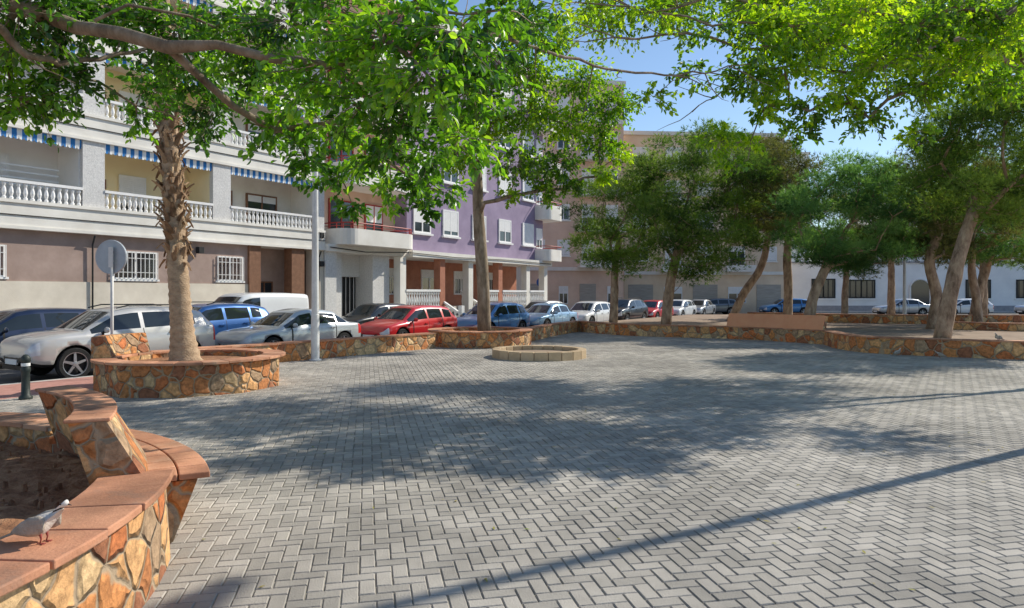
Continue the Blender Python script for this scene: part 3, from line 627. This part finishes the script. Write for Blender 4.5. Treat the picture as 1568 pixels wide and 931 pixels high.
B_bl=BL([(1010,20,11,.5,.5),(1090,40,11,.5,.5),(1180,25,11,.55,.9),(1060,115,11.5,.4,.6),(1140,120,11.5,.55,1.0),(1200,105,11.5,.6,1.2),(1170,165,12,.45,1.1),(1220,200,12.5,.4),(1100,215,12,.4),(1125,255,12,.28),(1150,215,12,.3),(1260,60,11.5,.65),(1320,15,11,.65),(1290,140,12,.6),(1350,90,11.5,.65),(1330,180,12,.45),(1400,40,11,.65),(1410,130,12,.6),(1400,205,12,.35),(1460,90,11.5,.65),(1480,15,11,.65),(1520,60,11,.6),(1540,120,11.5,.5),(1500,120,12,.4),(1560,10,11,.6),(900,5,11,.35,.6),(960,10,11,.3,.5),(850,8,10,.4,.7),(800,20,10,.4,.8),(1000,150,12,.35,.7),(1160,70,11,.5,.8),(1240,170,12,.4),(1210,40,11,.6),
 (1300,100,17,1.0,.8),(1380,60,16,1.0,.8),(1440,110,17,1.0,.8),(1510,60,15,.9,.8),(1250,60,18,.9,.8),(1560,110,15,.8,.8),(1200,60,18,.9,.8),(1340,40,19,1.0,.8)])
B_bl+=[(Vector(p),r,1.0) for p,r in [((7,13.5,7.6),1.0),((5,14,7.8),1.0),((9,13.5,7.8),1.1),((11,14,7.5),1.1),((12,12.7,7),.8),((9.5,16,8),1.2),((11.5,16.5,8),1.2),((12.5,18.5,8.5),1.2),((3.5,14.4,7.9),.9),((2.0,14.8,7.9),.9),((8,15.5,9),1.2),((6,16,9),1.2),((10.5,18.5,9.3),1.2),((8.5,18.5,9.6),1.2),((13.5,16.5,8.5),1.2),((14.5,18.5,8.6),1.2),((4,16,9),1.0)]]  # high crown clusters added to thicken the shadow on the paving
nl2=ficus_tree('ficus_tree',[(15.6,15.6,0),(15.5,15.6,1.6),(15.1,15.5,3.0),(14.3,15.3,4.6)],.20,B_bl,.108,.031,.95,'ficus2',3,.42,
  extra=[([Vector((14.3,15.3,4.6)),pixel_to_world(1500,70,13.5),pixel_to_world(1380,95,12.6),pixel_to_world(1260,62,12),pixel_to_world(1150,75,11.5),pixel_to_world(1050,50,11.2),pixel_to_world(960,60,11),pixel_to_world(880,35,10.8)],.055,.008),([pixel_to_world(1260,62,12),pixel_to_world(1190,20,11.5),pixel_to_world(1100,-5,11),pixel_to_world(1000,20,11),pixel_to_world(930,-5,11)],.03,.008),([pixel_to_world(1380,95,12.6),pixel_to_world(1300,110,12.2),pixel_to_world(1210,100,12),pixel_to_world(1120,135,12),pixel_to_world(1060,170,12)],.03,.007)])
C_bl=BL([(700,235,22,.8),(750,190,23,1.0),(810,170,23,1.1),(870,190,24,1.1),(850,250,23,.9),(790,250,22,.9),(920,215,24,.9),(935,160,24,1.0),(890,120,24,1.1),(810,110,23,1.1),(745,130,23,1.0),(835,290,23,.6),(690,180,22,.9),(880,280,23,.5),(950,240,24,.5),(920,270,23.5,.5),(780,300,22.5,.4),(850,60,24,.9),(780,50,23,1.1)])
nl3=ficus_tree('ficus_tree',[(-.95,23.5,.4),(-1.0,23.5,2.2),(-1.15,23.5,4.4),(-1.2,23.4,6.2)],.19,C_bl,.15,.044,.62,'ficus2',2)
print('leaves',nl,nl2,nl3)
def pine_tree(name,trunk,rt,cc,cr,ncl,mat,clr=.62,ntuft=150,flat=.8):
    e=empty(name); cc=Vector(cc); cl=[]
    tries=0
    while len(cl)<ncl and tries<5000:
        tries+=1
        d=Vector((random.gauss(0,1),random.gauss(0,1),random.gauss(0,1))).normalized(); rr=random.uniform(.35,1.0)**.6
        p=cc+Vector((d.x*cr[0],d.y*cr[1],d.z*cr[2]))*rr
        if all((p-q).length>clr*.75 for q in cl): cl.append(p)
    g=grow(trunk,[tuple(p) for p in cl],rt,max(1,len(trunk)-3),.5,minr=.014,jit=.25,power=.55); branches_obj('trunk_and_limbs',g,M['pinebark'],e,.08)
    AV=[];AR=[]
    for p in cl:
        r=clr*random.uniform(.6,1.25); T=int(ntuft*(r/clr)**2); d=rng.normal(size=(T,3)); d/=np.linalg.norm(d,axis=1,keepdims=True)
        q=np.array(p)+d*r*rng.uniform(.25,1.2,(T,1))*np.array([1.2,1.2,flat*.8]); 
        up=d*.8+np.array([0,0,.5]); up/=np.linalg.norm(up,axis=1,keepdims=True)
        br=random.uniform(.05,.9); tr=np.clip(br+rng.normal(size=T)*.12+d[:,2]*.15,0,1)
        for k in range(7):
            a=up+rng.normal(size=(T,3))*.55; a/=np.linalg.norm(a,axis=1,keepdims=True); s=rng.normal(size=(T,3)); s=np.cross(a,s); s/=np.linalg.norm(s,axis=1,keepdims=True)
            Ln=rng.uniform(.13,.24,(T,1)); AV.append(np.stack([q-s*.011,q+s*.011,q+a*Ln],1).reshape(-1,3)); AR.append(tr)
    V=np.concatenate(AV); R=np.concatenate(AR); F=np.arange(len(R)*3).reshape(-1,3); np_obj('foliage',V,F,R,M[mat],e)
pine_tree('pine_tree',[(4.9,33,.3),(4.95,33,1.6),(5.0,33.1,3.0),(5.2,33,4.4)],.17,(5.1,33,5.4),(2.4,2.3,2.6),58,'pine')
pine_tree('pine_tree',[(7.0,31,.3),(7.1,31,1.6),(7.4,31,3.2),(7.9,31,5)],.20,(8.4,31,5.9),(3.3,3.0,3.5),112,'pine')
pine_tree('pine_tree',[(11.2,35,.3),(11.9,35,1.8),(12.8,35,3.2),(13.2,35,5)],.18,(12.9,35.5,7.0),(2.6,2.5,3.2),62,'pine2')
pine_tree('pine_tree',[(12.5,31,.3),(12.55,31,1.8),(12.5,31,3.4),(12.6,31,5)],.17,(12.2,31.5,6.7),(2.0,2.2,2.2),40,'pine2')
pine_tree('pine_tree',[(11.9,27.5,.3),(12.1,27.5,1.5),(12.6,27.6,2.6),(13.4,27.8,4)],.18,(13.9,28,5.0),(3.0,2.6,2.4),92,'pine3',flat=.6)
pine_tree('pine_tree',[(13.6,21.6,.3),(13.9,21.7,1.6),(14.3,21.8,3.0),(14.9,22,4.5)],.20,(15.8,22,6.3),(3.1,2.8,2.2),95,'pine')
pine_tree('pine_tree',[(16.6,27,.3),(16.8,27,1.6),(16.5,27,3.0),(17,27.2,4.2)],.18,(17.3,27.5,5.4),(2.8,2.6,2.4),60,'pine2')
pine_tree('pine_tree',[(23,34,.3),(23.2,34,1.6),(23.6,34,3.0),(24,34,4.5)],.2,(24,34,5.4),(3.8,3,3.0),90,'pine')
pine_tree('pine_tree',[(19.5,40,.3),(19.5,40,1.6),(19.6,40,3.0),(19.7,40,4.2)],.16,(19.7,40,5.4),(3.0,2.6,2.6),60,'pine2')
pine_tree('pine_tree',[(29,42,.3),(29,42,1.6),(29,42,3.0),(29,42,4.2)],.2,(29,42,6.4),(4.2,3,3.2),80,'pine')
pine_tree('pine_tree',[(25,45,.3),(25,45,1.6),(25,45,3.0),(25,45,4.2)],.2,(25,45,6.6),(4.2,3,3.0),80,'pine2')
pine_tree('pine_tree',[(20.5,30,.3),(20.4,30,1.6),(20.2,30,2.8),(20.3,30,4.0)],.15,(20.3,30,5.6),(2.4,2.2,2.4),48,'pine3')
e=empty('palm_tree'); t=MB()
bx,by=C1[0]-.15,C1[1]+.1
def px(z): return (bx-.36*(z/5.0)**.8 if z>0 else bx)
pts=[];rad=[]; z=.42
while z<8.6:
    base=.205+.14*math.exp(-(z-.4)*3.2)-.010*z
    pts.append((px(z),by,z)); rad.append(base*(1.045 if int(z/.07)%2 else .965)); z+=.07
t.tube(pts,rad,18,wob=.03,r=.5); t.build('trunk',[M['palmbark']],e,smooth=True)
t=MB()
k=0; z=2.35
while z<6.4:
    a=k*2.39996+random.uniform(-.3,.3); rb=.15
    hang=random.random()<.35
    L_=random.uniform(.18,.40); wd_=random.uniform(.04,.09); c,s=math.cos(a),math.sin(a); out=random.uniform(.05,.24)*(1 if z<4.9 else .6); x0=px(z)
    def pt(rr,tt,zz): return (x0+c*rr-s*tt,by+s*rr+c*tt,zz)
    rings=[]
    for f,w_,th in [(0,1,.035),(.5,.75,.028),(.85,.45,.02),(1,.30,.012)]:
        rr=rb+out*f**1.3; zz=z+L_*(f-.25*f*f) if not hang else z+L_*(.5*f-1.0*f*f)
        rings.append([pt(rr,-wd_*w_,zz),pt(rr+th,0,zz-.01),pt(rr,wd_*w_,zz),pt(rr-.02,0,zz)])
    t.loft(rings)
    k+=1; z+=.015
t.build('old_leaf_bases',[M['palmboot']],e,fix=True)
fb=MB(); lv=[];lr=[]
for i in range(34):
    a=i*2.4; elv=random.uniform(.3,1.4); L_=random.uniform(1.8,2.4); p=Vector((px(8.6),by,8.6)); d=Vector((math.cos(a)*math.cos(elv),math.sin(a)*math.cos(elv),math.sin(elv))); pp=[p.copy()]
    for q in range(10):
        p=p+d*L_/10; d=(d+Vector((0,0,-.09))).normalized(); pp.append(p.copy())
    fb.tube(pp,[.025*(1-.08*q) for q in range(11)],5)
    for q in range(3,11):
        for sgn in (-1,1):
            for rr in range(3):
                t0=pp[q]; dd=(pp[q]-pp[q-1]).normalized(); sd_=dd.cross(Vector((0,0,1))).normalized()*sgn; b0=t0-dd*.07*rr; tip=b0+(sd_*.8+dd*.6+Vector((0,0,-.15)))*.5
                lv+= [b0-dd*.015,b0+dd*.015,tip]; lr.append(random.random())
fb.build('frond_stems',[M['bark']],e); np_obj('fronds',np.array([tuple(v) for v in lv]),np.arange(len(lv)).reshape(-1,3),lr,M['ficus'],e)
# ------------------------------------------------------------------ street furniture
def street_lamp(x,y,h,rz,arm=1.4):
    e=empty('street_lamp',(x,y,0),rz); b=MB()
    b.lathe(0,0,[(.16,-.01),(.16,.04),(.11,.05),(.105,1.2),(.095,1.22),(.06,h)],14); b.build('pole',[M['galv']],e,smooth=False)
    b=MB(); b.tube([(0,0,h-.1),(0,.1,h+.15),(0,.5*min(1,arm),h+.35),(0,arm,h+.4)],[.045,.045,.04,.035],8); b.build('arm',[M['galv']],e,smooth=True)
    b=MB(); b.loft([[(-.1,arm-.1,h+.36),(.1,arm-.1,h+.36),(.08,arm-.1,h+.45),(-.08,arm-.1,h+.45)],[(-.17,arm+.3,h+.34),(.17,arm+.3,h+.34),(.12,arm+.3,h+.5),(-.12,arm+.3,h+.5)],[(-.1,arm+.7,h+.36),(.1,arm+.7,h+.36),(.06,arm+.7,h+.42),(-.06,arm+.7,h+.42)]]); b.build('lamp_head',[M['galv']],e,bevel=.02)
    return e
street_lamp(-5.16,17.9,7.2,math.radians(60))
street_lamp(8.9,9.45,9.6,math.radians(-20),.6)  # unseen pole, added to cast the thin shadow line across the paving
street_lamp(23.0,40,5.2,math.radians(90),.5)
e=empty('traffic_sign',(-8.32,14.2,0),math.radians(-8)); b=MB(); b.lathe(0,0,[(.03,-.02),(.03,2.72)],10); b.build('pole',[M['galv']],e,smooth=True)
b=MB(); b.lathe(-.06,2.52,[(.30,.035),(.35,.03),(.36,.045),(.36,.065),(.35,.06)],32,ax='y'); b.box(-.09,.03,-.005,.032,2.38,2.42); b.box(-.09,.03,-.005,.032,2.60,2.64); b.build('disc',[pm('sign_back_grey',[(.36,.40,.44),(.48,.52,.56)],4,.5,0,metal=.1)],e)
b=MB(); b.box(-.05,.05,-.045,-.032,2.3,2.72); b.build('bracket',[M['galv']],e)
e=empty('traffic_sign',(2.15,50,0)); b=MB(); b.lathe(0,0,[(.04,-.02),(.04,2.9)],8); b.build('pole',[M['galv']],e); b=MB(); b.lathe(0,2.6,[(.35,-.03),(.36,-.045),(.36,-.06),(.35,-.065)],24,ax='y'); b.build('disc',[pm('blue_sign',[(.02,.08,.35),(.03,.10,.40)],3,.4,0)],e)
e=empty('bollard',(-8.05,11.3,0)); b=MB(); b.lathe(0,0,[(.10,-.01),(.10,.05),(.065,.08),(.06,.45),(.072,.47),(.072,.52),(.06,.54),(.06,.62),(.075,.64),(.07,.70),(.03,.745),(.005,.75)],16); b.build('post',[M['castiron']],e,smooth=True)
b=MB(); b.lathe(0,0,[(.064,.555),(.066,.56),(.066,.60),(.064,.605)],16); b.build('band',[M['white']],e)
# ------------------------------------------------------------------ cars
HATCH=[(-1.0,.34,.50,.56,.78,.66),(-.985,.24,.60,.66,.88,.74),(-.95,.19,.645,.72,.95,.74),(-.80,.17,.645,.94,.99,.70),(-.60,.15,.635,.985,1,.69),(-.30,.14,.62,1.0,1,.69),(-.02,.14,.61,.995,1,.69),(.16,.14,.60,.955,1,.67),(.50,.15,.585,.645,.99,.80),(.72,.15,.555,.60,.98,.80),(.88,.17,.51,.55,.94,.76),(.965,.20,.44,.49,.86,.70),(1.0,.26,.36,.40,.74,.6)]
SEDAN=[(-1.0,.34,.52,.57,.78,.68),(-.985,.24,.62,.66,.88,.76),(-.90,.19,.655,.69,.95,.78),(-.76,.17,.66,.70,.98,.78),(-.50,.15,.65,.95,.99,.68),(-.30,.14,.64,.99,1,.67),(-.05,.14,.63,1.0,1,.67),(.12,.14,.62,.955,1,.66),(.46,.15,.60,.65,.99,.80),(.70,.15,.575,.615,.98,.80),(.88,.17,.53,.57,.94,.76),(.965,.20,.46,.50,.86,.70),(1.0,.26,.38,.42,.74,.6)]
SUV=[(-1.0,.34,.50,.56,.80,.70),(-.985,.25,.61,.66,.90,.76),(-.955,.20,.67,.73,.95,.74),(-.84,.19,.68,.92,.99,.70),(-.62,.17,.665,.985,1,.70),(-.30,.16,.64,1.0,1,.71),(-.02,.16,.625,.99,1,.70),(.17,.16,.62,.95,1,.69),(.50,.17,.615,.67,.99,.82),(.72,.17,.60,.645,.98,.83),(.88,.19,.56,.60,.95,.80),(.965,.22,.50,.55,.88,.74),(1.0,.27,.42,.46,.78,.66)]
VAN=[(-1.0,.22,.55,.93,.94,.84),(-.99,.18,.56,.96,.97,.86),(-.95,.17,.56,.98,1,.88),(-.5,.16,.56,1.0,1,.89),(-.0,.16,.56,1.0,1,.89),(.22,.16,.55,.985,1,.87),(.34,.16,.55,.94,1,.84),(.68,.16,.53,.60,.99,.86),(.84,.17,.50,.54,.96,.82),(.95,.19,.44,.48,.90,.76),(1.0,.24,.36,.40,.80,.68)]
paints={}
def paint(name,c,metal=.3):
    if name not in paints: paints[name]=pm('paint_'+name,[tuple(x*.92 for x in c),c],2,.32,0,metal=metal,coat=.9,spec=.5)
    return paints[name]
def car(name,kind,pt,s=None,off=None,L_=4.25,W_=1.78,H_=1.48,loc=None,head=None):
    tab={'hatch':HATCH,'sedan':SEDAN,'suv':SUV,'van':VAN}[kind]
    ws={'hatch':(.18,.49),'sedan':(.14,.45),'suv':(.19,.49),'van':(.36,.66)}[kind]; rw={'hatch':(-.94,-.81),'sedan':(-.75,-.52),'suv':(-.945,-.85),'van':(-2,-2)}[kind]
    g0,g1={'hatch':(-.78,.44),'sedan':(-.66,.40),'suv':(-.72,.44),'van':(.04,.60)}[kind]
    doors={'hatch':(-.50,-.10,.33),'sedan':(-.46,-.08,.30),'suv':(-.50,-.10,.33),'van':(-.55,.02,.42)}[kind]
    pill={'hatch':[(-.56,-.51),(-.12,-.085)],'sedan':[(-.50,-.47),(-.10,-.065)],'suv':[(-.54,-.51),(-.12,-.085)],'van':[(.38,.41)]}[kind]
    loc=loc or st(s,off,-.12); head=head if head is not None else RZ+math.pi
    e=empty(name,loc,head)
    T=np.array(tab)
    xs=set(T[:,0].tolist()+[g0,g1,ws[0],ws[1]]+list(np.linspace(-.9,.9,15)))
    for a,c in pill: xs|={a,c}
    for d in doors: xs|={d-.003,d+.003}
    if rw[0]>-1: xs|={rw[0],rw[1]}
    xs=sorted(xs); xs=[x for i,x in enumerate(xs) if i==0 or x-xs[i-1]>.0025]
    rings=[];hl=L_/2;hw=W_/2
    for x in xs:
        zl,zb,zt,w_,wt=[np.interp(x,T[:,0],T[:,k]) for k in range(1,6)]
        zl*=H_;zb*=H_;zt*=H_;w_*=hw;wt*=hw
        half=[(.0,zl),(.80*w_,zl),(.97*w_,zl+.05),(1.0*w_,zl+.5*(zb-zl)),(.985*w_,zb-.05),(.95*w_,zb),(wt+.03 if zt-zb>.15 else min(wt+.05,.93*w_),zt-.055 if zt-zb>.15 else zt-.03),(wt*.92,zt-.015),(.5*wt,zt),(0,zt+.008)]
        ring=[(x*hl,-y,z) for y,z in half]+[(x*hl,y,z) for y,z in half[-2:0:-1]]
        rings.append(ring)
    n=len(rings[0]); mb=MB(); 
    for k in rings: mb.v+=k
    def sec(j): return j if j<9 else 17-j
    for i in range(len(rings)-1):
        xm=(xs[i]+xs[i+1])/2
        for j in range(n):
            q=sec(j); m=0
            isd=any(abs(xm-d)<.004 for d in doors)
            if q==5 and g0<xm<g1 and not any(a<xm<c for a,c in pill): m=1
            if q in(7,8) and ws[0]<xm<ws[1]: m=1
            if q in(7,8) and rw[0]<xm<rw[1]: m=1
            if q in (2,3,4) and isd: m=2
            if q in (0,1): m=2
            if q in (3,4) and xm>.90: m=3
            if q in (3,4) and xm<-.93: m=4
            if kind=='suv' and q==1: m=2
            mb.f.append((i*n+j,i*n+(j+1)%n,(i+1)*n+(j+1)%n,(i+1)*n+j)); mb.m.append(m); mb.r.append(.5)
    mb.f.append(tuple(reversed(range(n)))); mb.m.append(0); mb.r.append(.5)
    o=(len(rings)-1)*n; mb.f.append(tuple(o+j for j in range(n))); mb.m.append(0); mb.r.append(.5)
    mats=[paint(*pt),M['carglass'],M['black'],M['lamp'],M['tail']]
    body=mb.build('body',mats,e,smooth=True,fix=True)
    sb=body.modifiers.new('s','SUBSURF'); sb.levels=1; sb.render_levels=1
    wr=.325 if kind!='suv' else .35; wx=(.60*hl,-.61*hl) if kind!='van' else (.62*hl,-.60*hl)
    cut=MB()
    for x in wx:
        for sg in (-1,1): cut.lathe(x,wr+.01,[(wr+.055,sg*(hw-.34)),(wr+.055,sg*(hw+.3))],28,mat=2,ax='y')
    cu=cut.build('cut',mats,None,fix=True); cu.matrix_world=Matrix.Translation(loc)@Matrix.Rotation(head,4,'Z')
    bo=body.modifiers.new('b','BOOLEAN'); bo.object=cu; bo.operation='DIFFERENCE'; bo.solver='EXACT'
    bpy.context.view_layer.update(); dg=bpy.context.evaluated_depsgraph_get()
    me=bpy.data.meshes.new_from_object(body.evaluated_get(dg)); body.modifiers.clear(); body.data=me
    bpy.data.objects.remove(cu)
    wb=MB()
    for x in wx:
        for sg in (-1,1):
            y0=hw-.22; y1=hw-.015
            wb.lathe(x,wr,[(wr*.6,sg*y0),(wr-.02,sg*y0),(wr,sg*(y0+.03)),(wr,sg*(y1-.03)),(wr-.02,sg*y1),(wr*.74,sg*(y1-.002)),(wr*.70,sg*(y1-.05)),(wr*.68,sg*(y1-.09))],28,mat=0,ax='y')
            wb.lathe(x,wr,[(wr*.69,sg*(y1-.085)),(wr*.68,sg*(y1-.09))],20,mat=2,ax='y')
            wb.lathe(x,wr,[(.02,sg*(y1-.06)),(.06,sg*(y1-.02)),(.05,sg*(y1-.008)),(.01,sg*(y1-.005))],12,mat=1,ax='y')
            for q in range(5):
                a=q*2*math.pi/5+.3; c,s_=math.cos(a),math.sin(a)
                r0,r1=.04,wr*.70; w0,w1=.032,.022
                def P(r,w,y): return (x+c*r-s_*w,y,wr+s_*r+c*w)
                wb.loft([[P(r0,-w0,sg*(y1-.05)),P(r0,w0,sg*(y1-.05)),P(r0,w0,sg*(y1-.014)),P(r0,-w0,sg*(y1-.014))],[P(r1,-w1,sg*(y1-.05)),P(r1,w1,sg*(y1-.05)),P(r1,w1,sg*(y1-.02)),P(r1,-w1,sg*(y1-.02))]],mat=1)
            rg=[]
            for k in range(29):
                a=2*math.pi*k/28; c,s_=math.cos(a),math.sin(a)
                rg.append([(x+c*wr*.73,sg*(y1-.003),wr+s_*wr*.73),(x+c*wr*.69,sg*(y1-.006),wr+s_*wr*.69),(x+c*wr*.68,sg*(y1-.04),wr+s_*wr*.68)])
            wb.loft(rg,mat=1,closed=False,caps=False)
    wb.build('wheels',[M['rubber'],M['rim'],M['black']],e,smooth=False,fix=True)
    d=MB(); z=H_
    gz=(.26,.36) if kind!='van' else (.24,.33)
    d.loft([[(hl*.96,-.48*hw,z*gz[0]),(hl*.96,.48*hw,z*gz[0]),(hl*.95,.55*hw,z*gz[1]),(hl*.95,-.55*hw,z*gz[1])],[(hl*1.002,-.40*hw,z*(gz[0]+.005)),(hl*1.002,.40*hw,z*(gz[0]+.005)),(hl*.992,.46*hw,z*(gz[1]-.005)),(hl*.992,-.46*hw,z*(gz[1]-.005))]],mat=0)
    d.box(hl*.9,hl*.99,-.55*hw,.55*hw,z*.16,z*.22,mat=0)
    d.box(hl*.99,hl*1.008,-.26,.26,z*.235,z*.235+.11,mat=1)
    d.box(-hl*1.008,-hl*.99,-.26,.26,z*.36,z*.36+.11,mat=1)
    xb={'hatch':.33,'sedan':.30,'suv':.32,'van':.46}[kind]
    zb=np.interp(xb,T[:,0],T[:,2])*z
    for sg in (-1,1):
        rings=[]
        for f,rr in [(-1,.2),(-.6,.8),(0,1),(.6,.85),(1,.25)]:
            rings.append([(xb*hl+.05*rr*math.cos(a)*.9,sg*(hw+.085)+f*.10,zb+.09+.07*rr*math.sin(a)) for a in np.linspace(0,2*math.pi,9)[:-1]])
        d.loft(rings,mat=2)
        d.box(xb*hl-.03,xb*hl+.02,min(sg*hw*.93,sg*(hw+.04)),max(sg*hw*.93,sg*(hw+.04)),zb+.02,zb+.06,mat=0)
        for dr in doors[:2]:
            zz=np.interp(dr,T[:,0],T[:,2])*z-.10
            d.box(dr*hl+.08,dr*hl+.25,sg*hw*1.0-.02,sg*hw*1.0+.022,zz,zz+.028,mat=2 if kind!='van' else 0)
        if kind=='suv': d.tube([(-.75*hl,sg*.70*hw,z*.965),(-.6*hl,sg*.70*hw,z+.02),(.0,sg*.70*hw,z+.03),(.14*hl,sg*.70*hw,z*.975)],.015,6,mat=0)
        d.tube([(ws[1]*hl-.02,sg*.2,z*np.interp(ws[1],T[:,0],T[:,3])+.015),((ws[0]*.4+ws[1]*.6)*hl,sg*.45,z*np.interp(ws[0]*.4+ws[1]*.6,T[:,0],T[:,3])+.012)],.008,4,mat=0)
    d.build('trim_and_mirrors',[M['black'],M['white'],paint(*pt)],e,fix=True)
    return e
silver=('silver',(.46,.48,.50),.5); navy=('navy',(.015,.028,.07),.4); blue=('blue',(.03,.12,.36),.4); white=('white',(.80,.81,.81),0); red=('red',(.62,.015,.02),.05)
grey=('grey',(.20,.22,.24),.5); lblue=('light_blue',(.30,.48,.68),.3); dark=('dark',(.02,.022,.025),.3); bluem=('mid_blue',(.05,.21,.48),.3)
car('parked_suv','suv',('beige_silver',(.60,.59,.57),.3),-.45,7.4,4.30,1.82,1.58)
car('parked_car','sedan',('silver_green',(.52,.56,.57),.3),4.85,7.3,4.45,1.78,1.42)
car('parked_car','hatch',red,10.2,7.3,4.1,1.76,1.45)
car('parked_car','hatch',bluem,15.6,7.35,4.1,1.76,1.50)
car('parked_car','sedan',lblue,20.5,7.3,4.3,1.76,1.42)
car('parked_car','hatch',white,25.2,7.35,4.1,1.76,1.47)
car('parked_suv','suv',dark,30.0,7.35,4.4,1.82,1.60)
car('parked_car','hatch',red,35.0,7.35,4.1,1.76,1.46)
car('parked_car','hatch',white,40.3,7.3,4.2,1.76,1.46)
car('parked_car','sedan',silver,45.5,7.3,4.4,1.76,1.44)
car('parked_car','hatch',navy,-.95,3.7,4.3,1.80,1.50)
car('parked_suv','suv',blue,3.75,4.5,4.3,1.80,1.58)
car('parked_van','van',white,6.9,2.45,4.3,1.80,1.92)
car('parked_car','hatch',dark,13.2,2.7,4.2,1.78,1.46)
car('parked_car','hatch',grey,22.5,2.7,4.2,1.78,1.46)
car('parked_car','hatch',silver,28,2.7,4.2,1.78,1.46)
for (x,y,pt,kd) in [(24,60,bluem,'hatch'),(32.5,57,silver,'sedan'),(37.6,57,white,'hatch'),(44.5,57,silver,'suv'),(18,61,grey,'hatch'),(50,57,dark,'hatch')]:
    car('parked_car',kd,pt,loc=(x,y,-.116),head=math.pi+random.uniform(-.03,.03))
# ------------------------------------------------------------------ doves
MD=[pm('dove_body',[(.52,.47,.42),(.70,.64,.58)],20,.9,.3,80),pm('dove_wing',[(.30,.255,.21),(.46,.40,.33)],25,.9,.4,90),pm('dove_collar',[(.015,.015,.015),(.03,.03,.03)],9,.8,0),pm('dove_beak',[(.05,.045,.04),(.08,.07,.06)],9,.5,0),pm('dove_leg',[(.28,.06,.05),(.36,.09,.07)],9,.6,0),pm('dove_head',[(.64,.59,.54),(.76,.71,.66)],20,.9,.2,80)]
def dove(loc,rz,sc=1.0):
    e=empty('collared_dove',loc,rz); e.scale=(sc,sc,sc)
    b=MB(); n=12
    def ring(x,z,ry,rz_,tilt=0):
        return [(x-math.sin(tilt)*rz_*math.sin(a),ry*math.cos(a),z+math.cos(tilt)*rz_*math.sin(a)) for a in np.linspace(0,2*math.pi,n+1)[:-1]]
    R=[(-.115,.056,.014,.011,0),(-.09,.062,.032,.030,0),(-.055,.074,.050,.048,-.1),(-.01,.084,.060,.058,-.2),(.03,.096,.058,.060,-.35),(.056,.118,.045,.050,-.7),(.068,.140,.031,.034,-1.0),(.074,.156,.0235,.0255,-1.2),(.078,.164,.0230,.025,-1.2),(.085,.176,.0245,.0265,-1.0),(.098,.186,.0235,.0255,-.6),(.113,.189,.018,.0185,-.2),(.125,.187,.007,.007,0)]
    rings=[ring(*q) for q in R]; mats=[0,0,0,0,0,0,0,2,5,5,5,5,5]
    b.loft(rings,mats=mats)
    b.loft([ring(.120,.186,.005,.004),ring(.133,.183,.0035,.003),ring(.143,.179,.001,.001)],mat=3)
    ob=b.build('body',MD,e,smooth=True,fix=True); sm=ob.modifiers.new('s','SUBSURF'); sm.levels=1; sm.render_levels=2
    b=MB()
    for k in range(7):
        y=(k-3)*.008; b.loft([[(-.09,y*.5-.008,.060+abs(k-3)*-.001),(-.09,y*.5+.008,.060),(-.09,y*.5+.008,.068),(-.09,y*.5-.008,.068)],[(-.20,y-.009,.024-abs(k-3)*.002),(-.20,y+.009,.024),(-.20,y+.009,.027),(-.20,y-.009,.027)]],mat=1)
    for sg in (-1,1):
        prof=[(.045,.098,.008,.034),(.02,.096,.012,.046),(-.03,.086,.012,.046),(-.08,.072,.009,.032),(-.125,.056,.005,.014),(-.15,.046,.002,.003)]
        rr=[]
        for i,(x,z,th,hh) in enumerate(prof):
            yo=sg*(.053 if i<3 else .053-.013*(i-2)); rr.append([(x,yo+th*math.cos(a),z+hh*math.sin(a)+.004) for a in np.linspace(0,2*math.pi,11)[:-1]])
        b.loft(rr,mat=1)
        b.lathe(.102,.190,[(.0042,sg*.0212),(.0035,sg*.024),(.001,sg*.025)],8,mat=2,ax='y')
        b.tube([(.0,sg*.020,.055),(.006,sg*.020,.025),(.0,sg*.020,.004)],[.009,.004,.003],6,mat=4)
        for t in (-.5,0,.5): b.tube([(.0,sg*.020,.004),(.024*math.cos(t),sg*.020+.024*math.sin(t),.003)],.0025,5,mat=4)
        b.tube([(.0,sg*.020,.004),(-.014,sg*.020,.003)],.0025,5,mat=4)
    b.build('wings_tail_legs',MD,e,smooth=True,fix=True)
dove((-2.17,3.16,.598),math.radians(-4),.98)
dove((11.6,18.5,.01),math.radians(150),1.0); dove((10.9,19.3,.01),math.radians(20),1.0); dove((13.0,18.25,.50),math.radians(200),1.0)
